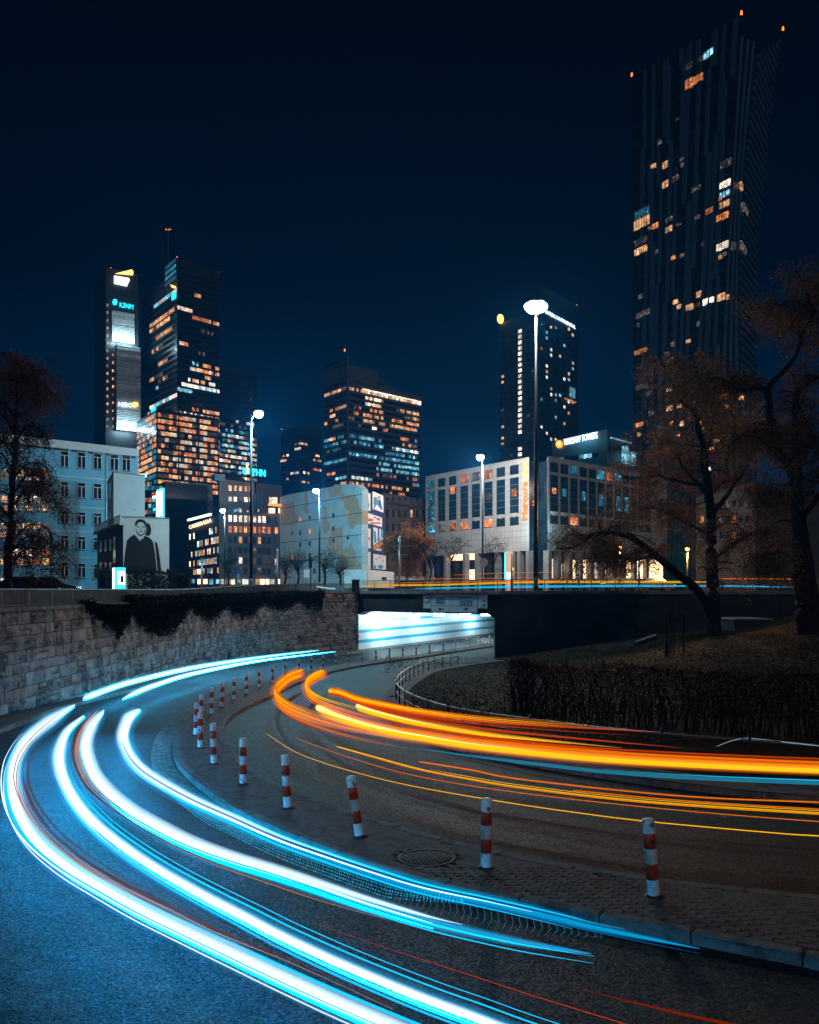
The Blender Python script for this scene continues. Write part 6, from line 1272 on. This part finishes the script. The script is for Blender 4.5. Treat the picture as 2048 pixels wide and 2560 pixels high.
def small_tree(label, u, vb, vt, Y, wpx, leafm, seed, group, name='street_tree', **k):
    rr = random.Random(seed); h = vb - vt; lim = [L(Y, [(u, vb + 6), (u + 2, vb - h * .25), (u - 2, vb - h * .45)], .16, .09)]
    for q in range(7): s_ = (q / 6 - .5) * 2; lim.append(L(Y, [(u, vb - h * rr.uniform(.22, .42)), (u + s_ * wpx * .25, vb - h * .6), (u + s_ * wpx * .48, vb - h * (.95 - .25 * abs(s_)))], .07, .012, rr.uniform(-2.5, 2.5)))
    return tree(name, label, pxp(u, vb, Y), lim, leafm, seed, group, **k)
BG = 'bare street trees'; bare = dict(sub=9, sublen=(.8, 2.2), twigs=5, twl=(.5, 1.2), nleaf=0, droop=.1)
small_tree('bare street tree left of the lamp before the patched wall', 712, 1455, 1385, 105, 60, leaf_or, 1, BG, **bare); small_tree('bare street tree directly behind the lamp before the patched wall', 745, 1456, 1372, 106, 60, leaf_or, 9, BG, **bare); small_tree('bare street tree right of the lamp before the patched wall', 812, 1456, 1368, 106, 64, leaf_or, 2, BG, **bare)
small_tree('low bare spreading tree near the poster wall', 850, 1456, 1395, 104, 62, leaf_or, 3, BG, **bare); small_tree('bare tree at the left end of the hotel', 1075, 1452, 1330, 118, 66, leaf_or, 4, BG, **bare); small_tree('bare tree before the lit hotel lobby', 1130, 1452, 1325, 120, 70, leaf_or, 5, BG, **bare); small_tree('bare tree close to the hotel lamp, left of the totem sign', 1232, 1452, 1335, 116, 70, leaf_or, 6, BG, **bare); small_tree('bare tree before the store building', 570, 1460, 1370, 110, 64, leaf_or, 12, BG, **bare)
small_tree('round tree full of bright orange autumn leaves between poster wall and hotel', 1018, 1452, 1318, 128, 100, leaf_bright, 7, None, 'autumn_tree', sub=20, sublen=(1.0, 2.6), twigs=6, twl=(.5, 1.2), nleaf=16, ls=(.10, .2), droop=.2, spread=.3)
# hedge
hd = thing('hedge', 'long dark clipped hedge with reddish twig tips along the verge', 'hedge', hit(1600, 1830, 0, lawn_z)); rr = random.Random(2)
HP = even(catmull([hit(u, v, 0, lawn_z) for u, v in ((1290, 1790), (1400, 1812), (1600, 1830), (1800, 1845), (2048, 1862), (2350, 1885))], 60), .2); lv, top, st_ = MB(), MB(), MB()
for p in HP:
    hgt = 1.72 + .22 * mnoise.noise(p * .55) + .08 * mnoise.noise(p * 2)
    for _ in range(150):
        q = rr.random(); c_ = p + Vector((rr.uniform(-.15, .15), rr.uniform(0, 2.2), 0)); zz = hgt * (1 - q * q * .75) + rr.gauss(0, .05); c_.z = lawn_z(c_.x, c_.y) + zz
        leafq(top if zz > hgt - .16 else lv, c_, rr.uniform(.02, .05), rr)
    for _ in range(9):
        c_ = p + Vector((rr.uniform(-.15, .15), rr.uniform(0, 2.2), 0)); c_.z = lawn_z(c_.x, c_.y); T = [c_, c_ + Vector((rr.uniform(-.15, .15), rr.uniform(-.15, .15), .6)), c_ + Vector((rr.uniform(-.3, .3), rr.uniform(-.3, .3), 1.2)), c_ + Vector((rr.uniform(-.4, .4), rr.uniform(-.35, .3), hgt + rr.uniform(-.1, .28)))]; v_, f_ = tube(T, [.014, .011, .008, .004], 4); st_.add(v_, f_)
lv.build('foliage', twig_red, hd, kind='stuff'); top.build('twig_tips', twig_red, hd, kind='stuff'); st_.build('stems', bark, hd, kind='stuff')
# ivy over the wall
def wall_at_u(u):
    best = min(WP, key=lambda p: abs(CX + p.x / p.y * F - u) if 22 < p.y < 76 else 1e9); return best
for lab, regs in (('ragged dark ivy curtain hanging lowest on the stone wall', [(208, 312, 1512, lambda x: 1515 + 95 * x ** 1.1 if x < .85 else 1560)]), ('broad dark ivy mound hanging over the middle of the wall', [(318, 468, 1486, lambda x: 1508 + 80 * math.sin(min(3.1, x * 3.14)) ** .7)]), ('long dark ivy fringe along the wall top towards the bridge', [(470, 560, 1484, lambda x: 1502 + 46 * math.sin(x * 3.1) ** .6), (556, 655, 1482, lambda x: 1498 + 44 * math.sin(x * 3.1) ** .7), (652, 832, 1478, lambda x: 1492 + 34 * abs(math.sin(x * 6.28)) ** .6 - 6 * x)])):
    iv = thing('hanging_ivy', lab, 'ivy', wall_at_u((regs[0][0] + regs[0][1]) / 2), 'ivy on the stone wall'); mb = MB(); sm_ = MB()
    for u0, u1, vt, fb_ in regs:
        for _ in range(int((u1 - u0) * 62)):
            x = rr.random(); u = lerp(u0, u1, x); p = wall_at_u(u); v = lerp(vt, fb_(x) + rr.gauss(-6, 9) + 9 * mnoise.noise((u * .11, 0, 1)), rr.random() ** .9); k = p.y; z = (HY - v) / F * k; d = rr.uniform(.05, .5) * (1 if z > wall_top(k) - .5 else .6)
            c_ = Vector((p.x + d - (.5 if z > wall_top(k) - .05 else 0) * rr.random(), p.y + rr.uniform(-.2, .2), min(z, wall_top(k) + .45 * rr.random() ** 2 + .05) if z > wall_top(k) else z)); leafq(mb, c_, rr.uniform(.05, .11), rr)
        for _ in range(60): u = rr.uniform(u0, u1); p = wall_at_u(u); z0 = wall_top(p.y); z1 = (HY - fb_((u - u0) / (u1 - u0))) / F * p.y; v_, f_ = tube([Vector((p.x + .08, p.y, z0 + .05)), Vector((p.x + .2, p.y + rr.uniform(-.2, .2), lerp(z0, z1, .5))), Vector((p.x + .15, p.y + rr.uniform(-.3, .3), z1))], [.012, .01, .005], 4); sm_.add(v_, f_)
    mb.build('foliage', leaf_dark, iv, kind='stuff'); sm_.build('vines', bark, iv, kind='stuff')

# ------------------------------------------------------------------ street furniture, cars, park details
def plate_sign(name, label, u, v0, v1, Y, wpx, m, pole_bottom=1466, shape='rect', cat='sign'):
    p = pxp(u, v1, Y); t_ = thing(name, label, cat, (p.x, Y, -.12)); b_ = MB(); b_.cyl((p.x, Y, -.2), (p.x, Y, zf(v0, Y) - .02), .05, n=8); b_.build('pole', steel, t_, True); h = zf(v0, Y) - zf(v1, Y); w_ = wpx / F * Y
    if shape == 'rect': b_ = MB(); b_.box(p.x - w_ / 2, Y - .1, p.z, p.x + w_ / 2, Y - .055, p.z + h); b_.build('plate', m, t_)
    else: b_ = MB(); b_.cyl((p.x, Y - .1, p.z + h / 2), (p.x, Y - .055, p.z + h / 2), h / 2, n=20); b_.build('plate', m, t_)
    return t_
plate_sign('round_sign', 'round traffic sign on a pole before the hotel, seen from behind', 1209, 1395, 1417, 92, 12, steel, shape='round'); plate_sign('direction_sign', 'white and blue direction sign on the street left of the lamp', 767, 1424, 1444, 98, 14, sign_white); plate_sign('direction_sign', 'small blue street sign beside the traffic light', 786, 1421, 1434, 96, 6, sign_blue); plate_sign('direction_sign', 'blue street sign before the store building', 596, 1425, 1434, 96, 16, sign_blue); plate_sign('direction_sign', 'blue sign on a pole at the left end of the hotel', 1084, 1412, 1422, 92, 7, sign_blue)
tl = thing('traffic_light', 'dark traffic light standing before the patched plaster wall', 'traffic light', pxp(777, 1470, 97)); p = pxp(777, 1420, 97); b_ = MB(); b_.cyl((p.x, 97, -.2), (p.x, 97, p.z + .1), .06, n=8); b_.build('pole', black_metal, tl); b_ = MB(); b_.box(p.x - .18, 96.7, p.z, p.x + .18, 96.95, p.z + 1.2); b_.build('housing', black_metal, tl)
for k in range(3): b_ = MB(); b_.cyl((p.x, 96.7, p.z + .22 + k * .38), (p.x, 96.55, p.z + .22 + k * .38), .13, .14, 10); b_.build('lens_hood', black_metal, tl)
tot = thing('totem_sign', 'tall white advertising totem standing before the hotel', 'sign', pxp(1275, 1460, 98)); p0, p1 = pxp(1264, 1448, 98), pxp(1286, 1379, 98); b_ = MB(); b_.box(p0.x, 97.8, -.15, p1.x - .12, 98.2, p1.z); b_.build('panel', sign_white, tot); b_ = MB(); b_.box(p1.x - .1, 97.7, -.15, p1.x + .1, 98.3, p1.z + .05); b_.build('frame', steel, tot); b_ = MB(); b_.box(p0.x - .12, 97.9, p0.z - .1, p0.x, 98.1, p1.z - .1); b_.build('edge_light', g_cy, tot); b_ = MB(); b_.box(p0.x + .1, 97.74, zf(1449, 98), p1.x - .25, 97.79, zf(1431, 98)); b_.build('lit_panel', g_sign, tot)
def tram_pole(label, u, vt, Y, arms):
    p = pxp(u, vt, Y); t_ = thing('tram_pole', label, 'pole', (p.x, Y, -.12), 'overhead line poles'); b_ = MB(); b_.cyl((p.x, Y, -.2), p, .13, .1, 10); b_.build('pole', steel, t_, True)
    for v, w_ in arms: z = zf(v, Y); v_, f_ = tube([Vector((p.x - w_, Y, z)), Vector((p.x + w_, Y, z))], [.035] * 2, 6); meshobj('cross_arm', v_, f_, steel, t_)
tram_pole('grey tram wire pole with cross arms before the orange tree', 999, 1341, 90, ((1365, 1.1), (1387, 1.0))); tram_pole('grey tram wire pole right of the store building', 693, 1372, 100, ((1392, 1.6),)); tram_pole('grey tram wire pole at the left end of the store building', 504, 1395, 100, ((1421, 1.5),))
tram_pole('plain thin pole behind the bridge railing near the round sign', 1280, 1385, 79, ()); tram_pole('plain thin pole on the bridge under the park tree', 1447, 1400, 79, ()); tram_pole('plain thin pole on the bridge near the parked cars', 1598, 1395, 79, ())
def car(label, u, Y, m, rot, seed):
    p = pxp(u, 1475, Y); p.z = -.62 if Y < 62 else -.12; t_ = thing('parked_car', label, 'car', p, 'cars on the upper street'); t_.rotation_euler = (0, 0, rot); W = .88
    prof = [(-2.1, .35), (-2.15, .75), (-1.95, .92), (-1.35, .98), (-.75, 1.42), (.65, 1.45), (1.35, 1.0), (2.0, .85), (2.15, .6), (2.1, .35)]
    V = [(x, -W * (1 if z < 1.05 else .82), z) for x, z in prof] + [(x, W * (1 if z < 1.05 else .82), z) for x, z in prof]; n = len(prof)
    o = meshobj('body', V, [tuple(range(n)), tuple(range(2 * n - 1, n - 1, -1))] + [(i, i + n, (i + 1) % n + n, (i + 1) % n) for i in range(n)], m, None); o.parent = t_
    for s_ in (-1, 1):
        o = meshobj('side_window', [(-1.2, s_ * W * .97, 1.02), (1.2, s_ * W * .97, 1.02), (.55, s_ * W * .845, 1.38), (-.7, s_ * W * .845, 1.38)], [(0, 1, 2, 3)], glass_blue, None); o.parent = t_
        for x in (-1.35, 1.35): b_ = MB(); b_.cyl((x, s_ * W * .82, .32), (x, s_ * W * 1.02, .32), .32, n=14); o = b_.build('wheel', black_metal, None); o.parent = t_
        b_ = MB(); b_.box(2.03, s_ * .6 - .18, .62, 2.16, s_ * .6 + .18, .76); o = b_.build('headlight', sign_white, None); o.parent = t_
carp = mat('car_paint_dark', (.02, .03, .04), .25, metal=.3); carb = mat('car_paint_blue', (.03, .10, .16), .25, metal=.4)
car('dark parked car behind the railing under the birch', 62, 50, carp, .2, 1); car('blue-grey parked car behind the railing right of the birch', 112, 51, carb, .2, 2); car('dark parked car on the street under the arching limb', 1632, 88, carp, .05, 3); car('dark parked car behind the lamp mast under the tree', 1555, 88, carp, .05, 4)
# tree guard of stakes round a sapling
tgd = thing('tree_guard', 'three wooden stakes with a frame around a thin sapling on the lawn', 'tree guard', hit(1684, 1637, 0, lawn_z)); g0 = hit(1684, 1637, 0, lawn_z)
for dx, dy in ((-.5, -.3), (.52, -.3), (0, .5)): x, y = g0.x + dx, g0.y + dy; b_ = MB(); b_.cyl((x, y, lawn_z(x, y) - .1), (x, y, g0.z + 2.5), .045, n=8); b_.build('stake', bark, tgd)
for zz in (2.05, 2.4): v_, f_ = tube([g0 + Vector((-.5, -.3, zz)), g0 + Vector((.52, -.3, zz)), g0 + Vector((0, .5, zz)), g0 + Vector((-.5, -.3, zz))], [.03] * 4, 6); meshobj('cross_bar', v_, f_, bark, tgd)
b_ = MB(); b_.cyl((g0.x, g0.y, g0.z - .1), (g0.x + .05, g0.y, g0.z + 2.9), .035, .015, 8); b_.build('sapling', bark, tgd); b_ = MB(); b_.cyl((g0.x - .5, g0.y - .3, g0.z - .1), (g0.x - .5, g0.y - .3, g0.z + .75), .16, .1, 10); b_.build('water_bag', conifer, tgd)
# stair parapet in the lawn
pw = thing('stair_parapet', 'low concrete stair parapet in the grass by the dark wall', 'parapet', (14, 66, -5)); q0, q1, q2 = hit(1405, 1624, .3, lawn_z), hit(1590, 1604, .3, lawn_z), hit(1640, 1586, .3, lawn_z)
for a, b in ((q0, q1), (q1, q2)): d = (b - a).normalized(); n = Vector((-d.y, d.x, 0)) * .15; meshobj('wall_section', [a + n - Vector((0, 0, .8)), b + n - Vector((0, 0, .8)), b - n - Vector((0, 0, .8)), a - n - Vector((0, 0, .8)), a + n, b + n, b - n, a - n], BOXF, concrete, pw)
pb2 = thing('stair_box', 'dark concrete box parapet below the bridge wall behind the tree trunk', 'parapet', pxp(1860, 1560, 64)); a, b = pxp(1812, 1548, 64), pxp(1900, 1549, 64); b_ = MB(); b_.box(a.x, 62, -5, b.x, 66, a.z); b_.build('walls', conc_dark, pb2); b_ = MB(); b_.box(a.x - .1, 61.9, a.z, b.x + .1, 66.1, a.z + .1); b_.build('coping', concrete, pb2)

# ------------------------------------------------------------------ night haze over the city
hz = MB(); hz.box(-4200, -120, -9, 4200, 4300, 225); hm = bpy.data.materials.new('night_haze'); hm.use_nodes = True; t = hm.node_tree; t.nodes.clear()
pv = N(t, 'ShaderNodeVolumePrincipled'); pv.inputs['Color'].default_value = (.05, .42, 1, 1); pv.inputs['Density'].default_value = .00036; pv.inputs['Anisotropy'].default_value = .3
o_ = N(t, 'ShaderNodeOutputMaterial'); t.links.new(pv.outputs[0], o_.inputs[1])
props(hz.build('haze', hm), 'thin night haze over the whole city', 'haze', kind='stuff')
